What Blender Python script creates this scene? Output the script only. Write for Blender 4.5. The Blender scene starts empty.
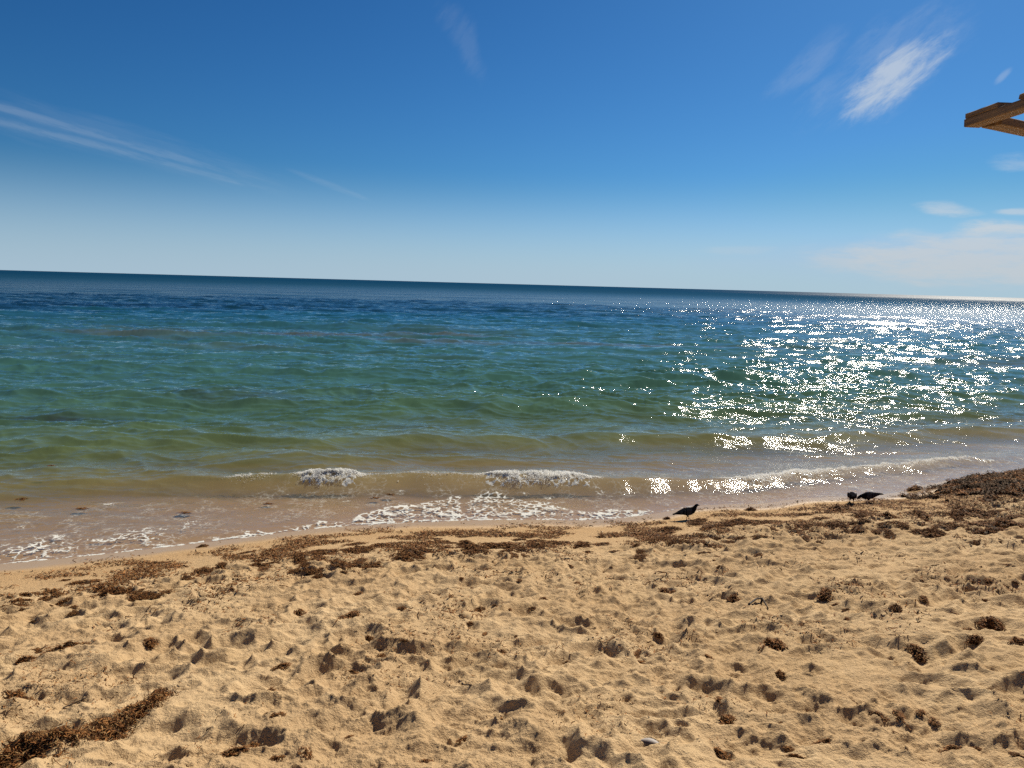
import bpy, bmesh, math, random
import numpy as np
from mathutils import Vector, Matrix

random.seed(7)
RNG = np.random.default_rng(11)
sc = bpy.context.scene
COL = sc.collection
R = math.radians

# ------------------------------------------------------------------ camera, sky, sun, exposure
CAM_H, PITCH, ROLL, FPX = 3.1, math.atan(100 / 740), R(1.57), 740.0
SUN_AZ, SUN_EL = R(32), R(41.5)          # azimuth clockwise from +Y

cam = bpy.data.cameras.new('camera')
cam_o = bpy.data.objects.new('camera', cam)
COL.objects.link(cam_o)
cam_o.matrix_world = (Matrix.Translation((0, 0, CAM_H)) @ Matrix.Rotation(R(90) - PITCH, 4, 'X')
                      @ Matrix.Rotation(ROLL, 4, 'Z'))
cam.sensor_width = 36.0
cam.lens = FPX / 1024 * 36.0
cam.clip_start, cam.clip_end = 0.05, 300000
sc.camera = cam_o

SUN_DIR = Vector((math.sin(SUN_AZ) * math.cos(SUN_EL), math.cos(SUN_AZ) * math.cos(SUN_EL), math.sin(SUN_EL)))
sun = bpy.data.lights.new('sun', 'SUN')
sun.energy = 4.2
sun.angle = R(0.53)
sun.color = (1.0, 0.91, 0.76)
sun_o = bpy.data.objects.new('sun', sun)
COL.objects.link(sun_o)
sun_o.rotation_euler = SUN_DIR.to_track_quat('Z', 'Y').to_euler()

sc.view_settings.view_transform = 'Standard'
sc.view_settings.look = 'None'
sc.view_settings.exposure = 0.8
sc.view_settings.gamma = 1.0
sc.view_settings.use_curve_mapping = False
sc.render.engine = 'CYCLES'
sc.cycles.use_denoising = False
sc.cycles.max_bounces = 6
sc.cycles.diffuse_bounces = 3
sc.cycles.glossy_bounces = 2
sc.cycles.transparent_max_bounces = 12
sc.cycles.volume_bounces = 0
sc.cycles.sample_clamp_indirect = 4.0
sc.cycles.caustics_reflective = False
sc.cycles.caustics_refractive = False
sc.cycles.blur_glossy = 0.5


# ------------------------------------------------------------------ node helpers
class NT:
    def __init__(s, tree):
        s.t = tree
        s.n = tree.nodes
        s.l = tree.links

    def node(s, typ, **kw):
        n = s.n.new(typ)
        for k, v in kw.items():
            setattr(n, k, v)
        return n

    def put(s, sock, v):
        if isinstance(v, bpy.types.NodeSocket):
            s.l.new(v, sock)
        elif isinstance(v, (int, float)):
            sock.default_value = v
        else:
            v = tuple(v)
            if sock.type == 'RGBA' and len(v) == 3:
                v = v + (1.0,)
            sock.default_value = v

    def math(s, op, a, b=0.0, c=None, clamp=False):
        n = s.node('ShaderNodeMath', operation=op)
        n.use_clamp = clamp
        s.put(n.inputs[0], a)
        s.put(n.inputs[1], b)
        if c is not None:
            s.put(n.inputs[2], c)
        return n.outputs[0]

    def vmath(s, op, a, b=(0, 0, 0)):
        n = s.node('ShaderNodeVectorMath', operation=op)
        s.put(n.inputs[0], a)
        s.put(n.inputs[1], b)
        return n.outputs['Value'] if op in ('DOT_PRODUCT', 'LENGTH') else n.outputs[0]

    def smooth(s, v, a, b, lo=0.0, hi=1.0):
        n = s.node('ShaderNodeMapRange', interpolation_type='SMOOTHSTEP')
        s.put(n.inputs['Value'], v)
        s.put(n.inputs['From Min'], a)
        s.put(n.inputs['From Max'], b)
        s.put(n.inputs['To Min'], lo)
        s.put(n.inputs['To Max'], hi)
        return n.outputs[0]

    def mixc(s, f, a, b, blend='MIX'):
        n = s.node('ShaderNodeMix', data_type='RGBA', blend_type=blend)
        s.put(n.inputs[0], f)
        s.put(n.inputs[6], a)
        s.put(n.inputs[7], b)
        return n.outputs[2]

    def mixs(s, f, a, b):
        n = s.node('ShaderNodeMixShader')
        s.put(n.inputs[0], f)
        s.l.new(a, n.inputs[1])
        s.l.new(b, n.inputs[2])
        return n.outputs[0]

    def noise(s, vec, scale, detail=3.0, rough=0.5, dist=0.0):
        n = s.node('ShaderNodeTexNoise')
        s.put(n.inputs['Vector'], vec)
        s.put(n.inputs['Scale'], scale)
        s.put(n.inputs['Detail'], detail)
        s.put(n.inputs['Roughness'], rough)
        s.put(n.inputs['Distortion'], dist)
        return n

    def attr(s, name):
        return s.node('ShaderNodeAttribute', attribute_name=name)

    def bump(s, h, strength, dist, normal=None):
        n = s.node('ShaderNodeBump')
        s.put(n.inputs['Height'], h)
        s.put(n.inputs['Strength'], strength)
        s.put(n.inputs['Distance'], dist)
        if normal is not None:
            s.l.new(normal, n.inputs['Normal'])
        return n.outputs[0]

    def scaled(s, vec, sx, sy, sz):
        return s.vmath('MULTIPLY', vec, (sx, sy, sz))


def material(name):
    m = bpy.data.materials.new(name)
    m.use_nodes = True
    m.node_tree.nodes.clear()
    t = NT(m.node_tree)
    out = t.node('ShaderNodeOutputMaterial')
    return m, t, out


def simple_mat(name, col, rough=0.8, noise_amt=0.3, scale=20.0, bump=0.0, bdist=0.01, spec=0.3, attr=None):
    m, t, out = material(name)
    p = t.node('ShaderNodeBsdfPrincipled')
    co = t.node('ShaderNodeTexCoord').outputs['Object']
    nz = t.noise(co, scale, 4.0, 0.6)
    c = col
    if attr:
        c = t.attr(attr).outputs['Color']
    c = t.mixc(t.math('MULTIPLY', nz.outputs['Fac'], noise_amt), c, (0.5, 0.5, 0.5), 'MULTIPLY')
    t.put(p.inputs['Base Color'], c)
    t.put(p.inputs['Roughness'], rough)
    t.put(p.inputs['Specular IOR Level'], spec)
    if bump:
        t.l.new(t.bump(nz.outputs['Fac'], bump, bdist), p.inputs['Normal'])
    t.l.new(p.outputs[0], out.inputs['Surface'])
    return m


# ------------------------------------------------------------------ picture <-> world (used only to read real positions off the photo)
def ray(px, py):
    x, y = px - 512, 384 - py
    X = x * math.cos(ROLL) - y * math.sin(ROLL)
    Y = x * math.sin(ROLL) + y * math.cos(ROLL)
    return np.array([X, FPX * math.cos(PITCH) + Y * math.sin(PITCH), -FPX * math.sin(PITCH) + Y * math.cos(PITCH)])


def on_plane(px, py, z=0.0):
    d = ray(px, py)
    t = (z - CAM_H) / d[2]
    return np.array([d[0] * t, d[1] * t, z])


# ------------------------------------------------------------------ world: sky with real-direction cirrus
w = bpy.data.worlds.new('World')
sc.world = w
w.use_nodes = True
w.node_tree.nodes.clear()
t = NT(w.node_tree)
wo = t.node('ShaderNodeOutputWorld')
bg = t.node('ShaderNodeBackground')
sky = t.node('ShaderNodeTexSky', sky_type='NISHITA')
sky.sun_disc = False
sky.sun_elevation = SUN_EL
sky.sun_rotation = SUN_AZ
sky.altitude = 0.0
sky.air_density = 1.0
sky.dust_density = 0.35
sky.ozone_density = 2.2
D = t.node('ShaderNodeTexCoord').outputs['Generated']
# grade the physical sky: limit the horizon glare, deepen the blue overhead
SKY_K = 0.055 * 2 ** 0.8
sepc = t.node('ShaderNodeSeparateColor')
t.l.new(sky.outputs[0], sepc.inputs[0])
elev = t.node('ShaderNodeSeparateXYZ')
t.l.new(D, elev.inputs[0])
low = t.smooth(elev.outputs[2], 0.13, 0.0)
comb = t.node('ShaderNodeCombineColor')
for ch, (lim, ref, val, gam, lowk) in enumerate([(10.5, 6.18, 0.118, 1.58, 1.25), (10.2, 8.12, 0.365, 1.32, 1.18), (9.8, 9.22, 0.64, 1.30, 1.40)]):
    v_ = t.math('MINIMUM', sepc.outputs[ch], lim)
    v_ = t.math('MULTIPLY', t.math('POWER', t.math('DIVIDE', v_, ref), gam), val / SKY_K)
    t.put(comb.inputs[ch], t.math('MULTIPLY', v_, t.math('ADD', 1.0, t.math('MULTIPLY', low, lowk - 1.0))))
hz = t.math('MULTIPLY', t.smooth(elev.outputs[2], 0.15, -0.02), 0.88)
skycol = t.mixc(hz, comb.outputs[0], (0.425 / SKY_K, 0.565 / SKY_K, 0.685 / SKY_K))

# each cloud: kind of fibre, centre, a point on the long axis, half length, half width (tangents), opacity, density threshold
CLOUDS = [
    ('wisp', (892, 80), (944, 42), 0.095, 0.034, 0.66, 0.19),
    ('wisp', (880, 70), (960, 20), 0.16, 0.070, 0.13, 0.22),
    ('streak', (60, 124), (230, 172), 0.30, 0.007, 0.11, 0.17),
    ('streak', (100, 146), (250, 184), 0.28, 0.008, 0.11, 0.18),
    ('streak', (90, 136), (250, 178), 0.32, 0.030, 0.05, 0.14),
    ('streak', (330, 186), (368, 201), 0.075, 0.007, 0.08, 0.14),
    ('wisp', (462, 40), (486, 84), 0.075, 0.028, 0.06, 0.16),
    ('level', (948, 208), (985, 214), 0.050, 0.013, 0.55, 0.16),
    ('level', (1000, 229), (1050, 230), 0.062, 0.014, 0.80, 0.14),
    ('level', (1018, 212), (1040, 212), 0.030, 0.006, 0.55, 0.10),
    ('level', (1016, 162), (1040, 164), 0.035, 0.016, 0.28, 0.14),
    ('level', (1005, 262), (1120, 266), 0.27, 0.040, 0.78, 0.09),
    ('level', (848, 264), (890, 262), 0.075, 0.018, 0.40, 0.12),
    ('level', (736, 250), (770, 250), 0.070, 0.010, 0.18, 0.12),
    ('wisp', (806, 62), (840, 30), 0.08, 0.030, 0.12, 0.16),
    ('wisp', (1004, 76), (1012, 68), 0.015, 0.006, 0.22, 0.14),
]
total = None
charts = {}


def chart(c, e):
    dc = Vector(ray(*c)).normalized()
    de = Vector(ray(*e)).normalized()
    u = (de - dc * de.dot(dc)).normalized()
    v = dc.cross(u).normalized()
    k = t.math('MAXIMUM', t.vmath('DOT_PRODUCT', D, dc), 0.05)
    return (t.math('DIVIDE', t.vmath('DOT_PRODUCT', D, u), k), t.math('DIVIDE', t.vmath('DOT_PRODUCT', D, v), k),
            t.math('GREATER_THAN', t.vmath('DOT_PRODUCT', D, dc), 0.3))


for key, (c, e, sx, sy) in {'streak': ((85, 128), (230, 172), 7, 55), 'wisp': ((890, 82), (944, 42), 9, 26), 'level': ((960, 250), (1100, 253), 10, 45)}.items():
    uu, vv, front = chart(c, e)
    cx = t.node('ShaderNodeCombineXYZ')
    t.put(cx.inputs[0], t.math('MULTIPLY', uu, sx))
    t.put(cx.inputs[1], t.math('MULTIPLY', vv, sy))
    nz = t.noise(cx.outputs[0], 2.2, 7.0, 0.68, 0.35)
    wv = t.noise(cx.outputs[0], 0.6, 2.0)
    charts[key] = (nz.outputs['Fac'], t.math('MULTIPLY', t.math('SUBTRACT', wv.outputs['Fac'], 0.5), 1.6))
for (key, c, e, hl, hw, op, th) in CLOUDS:
    uu, vv, front = chart(c, e)
    nz, wv = charts[key]
    q = t.math('SQRT', t.math('ADD',
               t.math('POWER', t.math('ABSOLUTE', t.math('DIVIDE', uu, hl)), 2.0),
               t.math('POWER', t.math('ABSOLUTE', t.math('ADD', t.math('DIVIDE', vv, hw), wv)), 2.0)))
    env = t.smooth(q, 1.3, 0.0)
    f = t.smooth(t.math('MULTIPLY', nz, env), th, th + 0.38)
    f = t.math('MULTIPLY', t.math('MULTIPLY', f, op), front)
    total = f if total is None else t.math('SUBTRACT', t.math('ADD', total, f), t.math('MULTIPLY', total, f))
CLOUD_COL = (0.60 / SKY_K, 0.66 / SKY_K, 0.72 / SKY_K)
LOW_CLOUD = (0.56 / SKY_K, 0.60 / SKY_K, 0.63 / SKY_K)
skyc = t.mixc(total, skycol, t.mixc(t.smooth(elev.outputs[2], 0.02, 0.12), LOW_CLOUD, CLOUD_COL))
t.l.new(skyc, bg.inputs['Color'])
bg.inputs['Strength'].default_value = 0.055
t.l.new(bg.outputs[0], wo.inputs['Surface'])


# ------------------------------------------------------------------ numpy noise
def _hash(ix, iy, seed):
    h = (ix.astype(np.int64) * 374761393 + iy.astype(np.int64) * 668265263 + seed * 1274126177) & 0xFFFFFFFF
    h = ((h ^ (h >> 13)) * 1274126177) & 0xFFFFFFFF
    h = (h ^ (h >> 16)) & 0xFFFF
    return h.astype(np.float32) / 65535.0


def gnoise(x, y, seed=0):
    """gradient noise, about -1..1"""
    ix, iy = np.floor(x), np.floor(y)
    fx, fy = (x - ix).astype(np.float32), (y - iy).astype(np.float32)
    ux, uy = fx * fx * fx * (fx * (fx * 6 - 15) + 10), fy * fy * fy * (fy * (fy * 6 - 15) + 10)
    out = None
    vals = []
    for dx in (0, 1):
        for dy in (0, 1):
            a = _hash(ix + dx, iy + dy, seed) * (2 * np.pi)
            vals.append(np.cos(a) * (fx - dx) + np.sin(a) * (fy - dy))
    a = vals[0] + uy * (vals[1] - vals[0])
    b = vals[2] + uy * (vals[3] - vals[2])
    return (a + ux * (b - a)) * 1.5


def fbm(x, y, seed=0, octs=4, gain=0.5):
    s, a, n = 0, 1.0, 0
    for i in range(octs):
        s = s + a * gnoise(x * 2 ** i + 17.3 * i, y * 2 ** i - 9.1 * i, seed + i)
        n += a
        a *= gain
    return s / n


def sst(a, b, x):
    u = np.clip((x - a) / (b - a), 0, 1)
    return u * u * (3 - 2 * u)


# ------------------------------------------------------------------ shore line and beach profile
_SX = np.array([-60, -20, -9, -5.4, -4.5, -3.6, -2.6, -1.4, -0.1, 1.2, 1.95, 2.8, 3.7, 4.45, 6.1, 6.8, 9.1, 14, 30, 80], float)
_SY = np.array([-8, 2.4, 6.2, 7.5, 7.86, 8.31, 8.86, 9.27, 9.47, 9.58, 9.85, 10.45, 10.5, 10.95, 11.25, 11.75, 12.75, 14.4, 19, 32], float)
_xs = np.linspace(-60, 80, 2801)
_ys = np.interp(_xs, _SX, _SY)
_k = np.exp(-0.5 * (np.arange(-12, 13) / 5.0) ** 2)
_ys = np.convolve(np.pad(_ys, 12, mode='edge'), _k / _k.sum(), mode='valid')


def shore_y(x):
    y = np.interp(x, _xs, _ys)
    y = np.where(x < -60, _ys[0] + (x + 60) * 0.27, y)
    return np.where(x > 80, _ys[-1] + (x - 80) * 0.27, y)


def shore_s(x, y):
    return (y - shore_y(x)) * 0.955


_PS = np.array([-400, -14, -9.5, -8, -6.5, -5, -3.5, -2, -1, -0.35, 0, 1, 2.5, 4, 7, 14, 30, 60, 200, 2000], float)
_PZ = np.array([2.2, 1.72, 1.58, 1.46, 1.20, 0.90, 0.60, 0.30, 0.135, 0.04, 0, -0.03, -0.07, -0.14, -0.40, -1.0, -2.2, -3.6, -8, -30], float)
_pp = np.linspace(-20, 40, 6001)
_pz = np.interp(_pp, _PS, _PZ)
_pk = np.exp(-0.5 * (np.arange(-90, 91) / 30.0) ** 2)
_pz = np.convolve(np.pad(_pz, 90, mode='edge'), _pk / _pk.sum(), mode='valid')
_pz = _pz - np.interp(0, _pp, _pz)


def base_z(x, y):
    s = shore_s(x, y)
    z = np.where((s > -19) & (s < 39), np.interp(s, _pp, _pz), np.interp(s, _PS, _PZ))
    return z


HEAP = on_plane(1005, 492, 0.1)       # the mound of cast seaweed at the water's edge


def heap_z(x, y):
    a = ((x - HEAP[0] - 1.2) / 2.4) ** 2 + ((y - shore_y(x) + 1.0) / 0.98) ** 2
    return 0.16 * np.exp(-a ** 1.3)


def polar_grid(rs, ths):
    r, th = np.meshgrid(rs, ths, indexing='ij')
    return r * np.sin(th), r * np.cos(th)


def grid_mesh(name, X, Y, Z, wrap=False, keep=None, mat=None, attrs=(), smooth=True):
    nr, nc = X.shape
    co = np.stack([X, Y, Z], -1).reshape(-1, 3).astype(np.float32)
    cols = nc if wrap else nc - 1
    i, j = np.meshgrid(np.arange(nr - 1), np.arange(cols), indexing='ij')
    j2 = (j + 1) % nc
    q = np.stack([i * nc + j, i * nc + j2, (i + 1) * nc + j2, (i + 1) * nc + j], -1).reshape(-1, 4)
    if keep is not None:
        k = keep.reshape(-1)
        q = q[k[q].any(1)]
        used = np.zeros(len(co), bool)
        used[q.reshape(-1)] = True
        remap = np.cumsum(used) - 1
        q = remap[q]
        co = co[used]
    else:
        used = slice(None)
    me = bpy.data.meshes.new(name)
    me.vertices.add(len(co))
    me.vertices.foreach_set('co', co.reshape(-1))
    me.loops.add(q.size)
    me.loops.foreach_set('vertex_index', q.reshape(-1).astype(np.int32))
    me.polygons.add(len(q))
    me.polygons.foreach_set('loop_start', np.arange(0, q.size, 4, dtype=np.int32))
    me.polygons.foreach_set('loop_total', np.full(len(q), 4, np.int32))
    me.polygons.foreach_set('use_smooth', np.full(len(q), smooth))
    for (an, typ, arr) in attrs:
        at = me.attributes.new(an, typ, 'POINT')
        if typ == 'FLOAT':
            at.data.foreach_set('value', arr.reshape(-1)[used].astype(np.float32))
        else:
            a4 = np.concatenate([arr.reshape(-1, 3)[used], np.ones((len(co), 1))], 1).astype(np.float32)
            at.data.foreach_set('color', a4.reshape(-1))
    me.update()
    me.validate()
    o = bpy.data.objects.new(name, me)
    COL.objects.link(o)
    if mat:
        me.materials.append(mat)
    return o


def tag(o, label=None, cat=None, group=None, kind=None):
    if label:
        o['label'] = label
    if cat:
        o['category'] = cat
    if group:
        o['group'] = group
    if kind:
        o['kind'] = kind
    return o


# ------------------------------------------------------------------ sand sheet
fine = np.radians(np.arange(-50, 50.01, 0.083))
coarse = np.radians(np.arange(53, 308, 3.0))
TH = np.concatenate([fine, coarse])
LR0, LR1, LSTEP = math.log(1.5), math.log(15.5), 0.0024
r_in = np.exp(np.linspace(math.log(0.25), LR0, 24, endpoint=False))
r_fine = np.exp(np.arange(LR0, LR1, LSTEP))
r_out = np.exp(np.linspace(math.log(r_fine[-1] * 1.02), math.log(70000), 120))
RS = np.concatenate([r_in, r_fine, r_out])
X, Y = polar_grid(RS, TH)
S = shore_s(X, Y)
Z = base_z(X, Y)
NF = len(fine)
I0, I1 = len(r_in), len(r_in) + len(r_fine)
sub = (slice(I0, I1), slice(0, NF))
x, y, s, z = X[sub], Y[sub], S[sub], Z[sub].copy()

dry = sst(-0.9, -2.1, s)                      # 0 on the wet smooth foreshore, 1 on the trampled dry sand
near = sst(13, 5, np.hypot(x, y))
z += dry * (0.040 * fbm(x * 0.8, y * 0.8, 3, 3) + 0.030 * fbm(x * 1.7, y * 2.6, 5, 4, 0.45))
ridge = 1 - np.abs(fbm(x * 2.6 + 0.3 * gnoise(x * 3, y * 3, 8), y * 2.6, 21, 3))
z += dry * 0.022 * (ridge - 0.75)
bil = np.abs(fbm(x * 3.3 + 0.25 * gnoise(x * 5, y * 5, 18), y * 4.2, 23, 3))
z += dry * 0.040 * (bil - 0.2)
bil2 = np.abs(fbm(x * 8.0 + 0.1 * gnoise(x * 11, y * 11, 19), y * 9.5, 27, 3))
z += dry * 0.030 * (bil2 - 0.2) * (0.4 + 0.6 * sst(-0.3, 0.3, gnoise(x * 1.1, y * 1.1, 29)))
z += sst(0.3, -0.8, s) * 0.006 * fbm(x * 3, y * 3, 9, 3)

# footprints: soft trampled pits with a pushed-up rim
RS_F, TH_F = r_fine, fine
n_prints = 0
pit = np.zeros_like(z)


def press(cx, cy, ang, hl, hw, depth, rim, soft=0.35, foot=False):
    r, th = math.hypot(cx, cy), math.atan2(cx, cy)
    ext = hl * 2.1
    i0, i1 = np.searchsorted(RS_F, [r - ext, r + ext])
    j0, j1 = np.searchsorted(TH_F, [th - ext / max(r, 1), th + ext / max(r, 1)])
    if i1 <= i0 or j1 <= j0:
        return
    xx, yy = x[i0:i1, j0:j1] - cx, y[i0:i1, j0:j1] - cy
    u = xx * math.cos(ang) + yy * math.sin(ang)
    v = -xx * math.sin(ang) + yy * math.cos(ang)
    wob = 1 + 0.22 * gnoise(xx * 9 + cx * 7, yy * 9 + cy * 5, 40)
    q = np.sqrt((u / hl) ** 2 + (v / (hw * (1 + 0.25 * u / hl))) ** 2) * wob
    if foot:                                       # ball and heel of a foot, pressed in separately
        qb = np.sqrt(((u - 0.34 * hl) / (0.66 * hl)) ** 2 + (v / (hw * 1.05)) ** 2) * wob
        qh = np.sqrt(((u + 0.62 * hl) / (0.40 * hl)) ** 2 + (v / (hw * 0.80)) ** 2) * wob
        q = np.minimum(np.minimum(qb, qh), q * 1.22)
    bowl = -depth * sst(1.0 + soft * 0.5, 1.0 - soft, q) * (1 - 0.25 * sst(0, 1, q))
    rm = rim * np.exp(-((q - 1.28) / 0.26) ** 2)
    seg = pit[i0:i1, j0:j1]
    seg *= 1 - 0.55 * sst(1.15, 0.6, q)
    seg += (bowl + rm) * dry[i0:i1, j0:j1]


for k in range(4200):
    cx, cy = random.uniform(-9, 10.5), random.uniform(1.3, 12)
    if shore_s(cx, cy) > -1.5 or random.random() > 0.5 + 0.8 * float(fbm(np.array([cx * 0.5]), np.array([cy * 0.5]), 77, 2)[0]) + 0.25:
        continue
    a = random.gauss(0.25, 0.55) if random.random() < 0.6 else random.uniform(0, math.pi)
    hl = random.uniform(0.12, 0.22)
    press(cx, cy, a, hl, hl * random.uniform(0.42, 0.75), random.uniform(0.020, 0.060), random.uniform(0.006, 0.018), random.uniform(0.6, 0.95), random.random() < 0.6)
    n_prints += 1
# small sharp heel and toe pits
for k in range(1500):
    cx, cy = random.uniform(-8, 9), random.uniform(1.5, 10)
    if shore_s(cx, cy) > -1.7:
        continue
    hl = random.uniform(0.035, 0.09)
    press(cx, cy, random.uniform(0, 3.1), hl, hl * random.uniform(0.5, 0.9), random.uniform(0.010, 0.032), 0.007, 0.65)
# large hollows read off the photo at the bottom edge
for (px, py, hl, hw, dp, a) in [(332, 725, 0.19, 0.10, 0.055, 0.15), (445, 757, 0.20, 0.10, 0.05, 0.1), (60, 728, 0.10, 0.07, 0.04, 0.2),
                                (655, 735, 0.075, 0.06, 0.05, 0.0), (860, 720, 0.17, 0.09, 0.04, -0.5), (770, 750, 0.15, 0.09, 0.045, -0.3),
                                (590, 650, 0.14, 0.10, 0.06, 0.2), (285, 690, 0.12, 0.09, 0.06, 0.7), (660, 678, 0.12, 0.08, 0.055, 0.2),
                                (505, 715, 0.12, 0.07, 0.04, 0.0), (920, 655, 0.15, 0.09, 0.05, 0.1), (950, 745, 0.2, 0.08, 0.04, -0.35),
                                (160, 640, 0.13, 0.08, 0.045, 0.3), (640, 610, 0.13, 0.09, 0.06, 0.5), (365, 638, 0.10, 0.08, 0.06, 0.4)]:
    zz = 1.2
    for _ in range(4):
        P = on_plane(px, py, zz)
        zz = float(base_z(P[0], P[1]))
    press(P[0], P[1], a, hl, hw, dp * 0.75, 0.014, 1.0)
z += np.maximum(pit, -0.045 + 0.25 * np.minimum(pit + 0.045, 0))

for it in range(34):
    gr = np.zeros_like(z)
    gt = np.zeros_like(z)
    gr[1:-1] = (z[2:] - z[:-2]) / (RS_F[2:] - RS_F[:-2])[:, None]
    gt[:, 1:-1] = (z[:, 2:] - z[:, :-2]) / (2 * (fine[1] - fine[0]) * RS_F[:, None])
    steep = sst(0.62, 0.95, np.sqrt((gr * dry + 0.0) ** 2 + gt ** 2)) * dry
    m_ = z.copy()
    m_[1:-1, 1:-1] = (z[:-2, 1:-1] + z[2:, 1:-1] + 2 * z[1:-1, :-2] + 2 * z[1:-1, 2:]) / 6
    z += (m_ - z) * np.clip(steep * 0.9, 0, 0.9)
# crumbled, damp lumps in patches, and fine irregularity
patch = sst(-0.18, 0.32, fbm(x * 0.9 + 4, y * 0.9, 31, 3)) * dry
cl = fbm(x * 19, y * 22, 51, 3)
z += (0.10 + patch) * dry * 0.008 * sst(0.0, 0.7, cl)
cl2 = fbm(x * 42, y * 46, 55, 3)
z += (0.25 + 0.75 * patch) * dry * near * 0.0085 * sst(0.0, 0.7, cl2)
z += dry * 0.010 * fbm(x * 6, y * 6, 61, 3) * (0.5 + 0.5 * patch)
z += dry * near * 0.0050 * fbm(x * 22, y * 24, 71, 3)
# pushed-up ledges: sharp-crested little scarps facing away from the sun
sc1 = fbm(x * 1.7 + 9, y * 1.7, 91, 4)
z += dry * 0.010 * sst(-0.09, 0.09, sc1) * (0.4 + 0.6 * patch)
sc2 = fbm(x * 3.9 - 5, y * 4.5, 95, 3)
z += dry * 0.006 * sst(-0.08, 0.10, sc2)
Z[sub] = z
Z += heap_z(X, Y) * 1.0
wet = sst(-0.55 + 0.0, -0.12, S + 0.10 * fbm(X * 1.3, Y * 1.3, 15, 3) * (np.hypot(X, Y) < 30))
damp = sst(-2.0, -0.5, S + 0.35 * fbm(X * 0.8, Y * 0.8, 16, 3) * (np.hypot(X, Y) < 30))
crumb = np.zeros_like(Z)
crumb[sub] = patch

# sand material
m_sand, t, out = material('beach_sand')
p = t.node('ShaderNodeBsdfPrincipled')
co = t.node('ShaderNodeTexCoord').outputs['Object']
wetA = t.attr('wet').outputs['Fac']
dampA = t.attr('damp').outputs['Fac']
crA = t.attr('crumb').outputs['Fac']
n1 = t.noise(co, 0.9, 4.0, 0.6).outputs['Fac']
n2 = t.noise(co, 9.0, 5.0, 0.65).outputs['Fac']
n3 = t.noise(co, 260.0, 2.0, 0.7).outputs['Fac']
n4 = t.noise(co, 95.0, 3.0, 0.7).outputs['Fac']
c = t.mixc(t.smooth(n1, 0.3, 0.7), (0.62, 0.452, 0.262), (0.52, 0.362, 0.195))
c = t.mixc(t.smooth(n2, 0.35, 0.75), c, (0.46, 0.32, 0.18))
c = t.mixc(t.math('MULTIPLY', crA, 0.45), c, (0.40, 0.26, 0.135))
c = t.mixc(t.math('MULTIPLY', dampA, 0.7), c, (0.43, 0.265, 0.125))
c = t.mixc(wetA, c, (0.36, 0.240, 0.115))
c = t.mixc(t.smooth(n3, 0.25, 0.8, 0.0, 0.5), c, (0.26, 0.17, 0.085))
c = t.mixc(t.smooth(n4, 0.62, 0.78, 0.0, 0.6), c, (0.16, 0.095, 0.045))
t.put(p.inputs['Base Color'], c)
t.put(p.inputs['Roughness'], t.smooth(wetA, 0, 1, 0.95, 0.22))
t.put(p.inputs['Specular IOR Level'], t.smooth(wetA, 0, 1, 0.1, 0.5))
hb = t.math('ADD', t.math('MULTIPLY', n3, 0.35), n4)
hb = t.math('ADD', hb, t.math('MULTIPLY', n2, 1.2))
hb = t.math('ADD', hb, t.math('MULTIPLY', t.noise(co, 34.0, 4.0, 0.65).outputs['Fac'], 1.6))
b = t.bump(hb, t.smooth(wetA, 0, 1, 0.9, 0.03), 0.011)
t.l.new(b, p.inputs['Normal'])
t.l.new(p.outputs[0], out.inputs['Surface'])

beach = grid_mesh('beach_ground', X, Y, Z, wrap=True, mat=m_sand,
                  attrs=[('wet', 'FLOAT', wet), ('damp', 'FLOAT', damp), ('crumb', 'FLOAT', crumb)])
tag(beach, kind='structure')
# close the small hole under the viewer
bm = bmesh.new()
vs = [bm.verts.new((float(X[0, j]), float(Y[0, j]), float(Z[0, j]))) for j in range(0, len(TH), 8)]
bm.faces.new(vs)
ZG = Z


def ground(px_, py_):
    """height of the sand sheet at a point (bilinear in the sheet's own grid)"""
    r, th = math.hypot(px_, py_), math.atan2(px_, py_)
    if r < RS[0]:
        return float(Z[0, 0])
    i = np.searchsorted(RS, r) - 1
    i = min(max(i, 0), len(RS) - 2)
    fr = (r - RS[i]) / (RS[i + 1] - RS[i])
    if not (fine[0] <= th <= fine[-2]):
        return float(base_z(np.array([px_]), np.array([py_]))[0])
    j = min(max(np.searchsorted(fine, th) - 1, 0), NF - 2)
    ft = (th - fine[j]) / (fine[j + 1] - fine[j])
    a = Z[i, j] * (1 - ft) + Z[i, j + 1] * ft
    b2 = Z[i + 1, j] * (1 - ft) + Z[i + 1, j + 1] * ft
    return float(a * (1 - fr) + b2 * fr)


def at(px, py):
    """pixel -> point on the sand"""
    zz = 0.5
    for _ in range(8):
        P = on_plane(px, py, zz)
        zz = 0.5 * zz + 0.5 * ground(P[0], P[1])
    P = on_plane(px, py, zz)
    return Vector((P[0], P[1], ground(P[0], P[1])))


bm.free()

# ------------------------------------------------------------------ sea
sfine = np.radians(np.arange(-50, 50.01, 0.085))
scl = np.radians(np.arange(-104, -50, 1.5))
scr = np.radians(np.arange(51.5, 104, 1.5))
STH = np.concatenate([scl, sfine, scr])
dth = np.gradient(STH)
rr = [6.0]
while rr[-1] < 68000:
    r = rr[-1]
    rr.append(r * (1 + (0.0021 if r < 30 else 0.0035 if r < 120 else 0.012 if r < 1500 else 0.06)))
SRS = np.array(rr)
dr = np.gradient(SRS)
X2, Y2 = polar_grid(SRS, STH)
S2 = shore_s(X2, Y2)
RR = np.hypot(X2, Y2)
spacing = np.maximum(dr[:, None] * np.ones_like(X2), (SRS[:, None] * dth[None, :]))
bed = base_z(X2, Y2)
H = np.zeros_like(X2)
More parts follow.
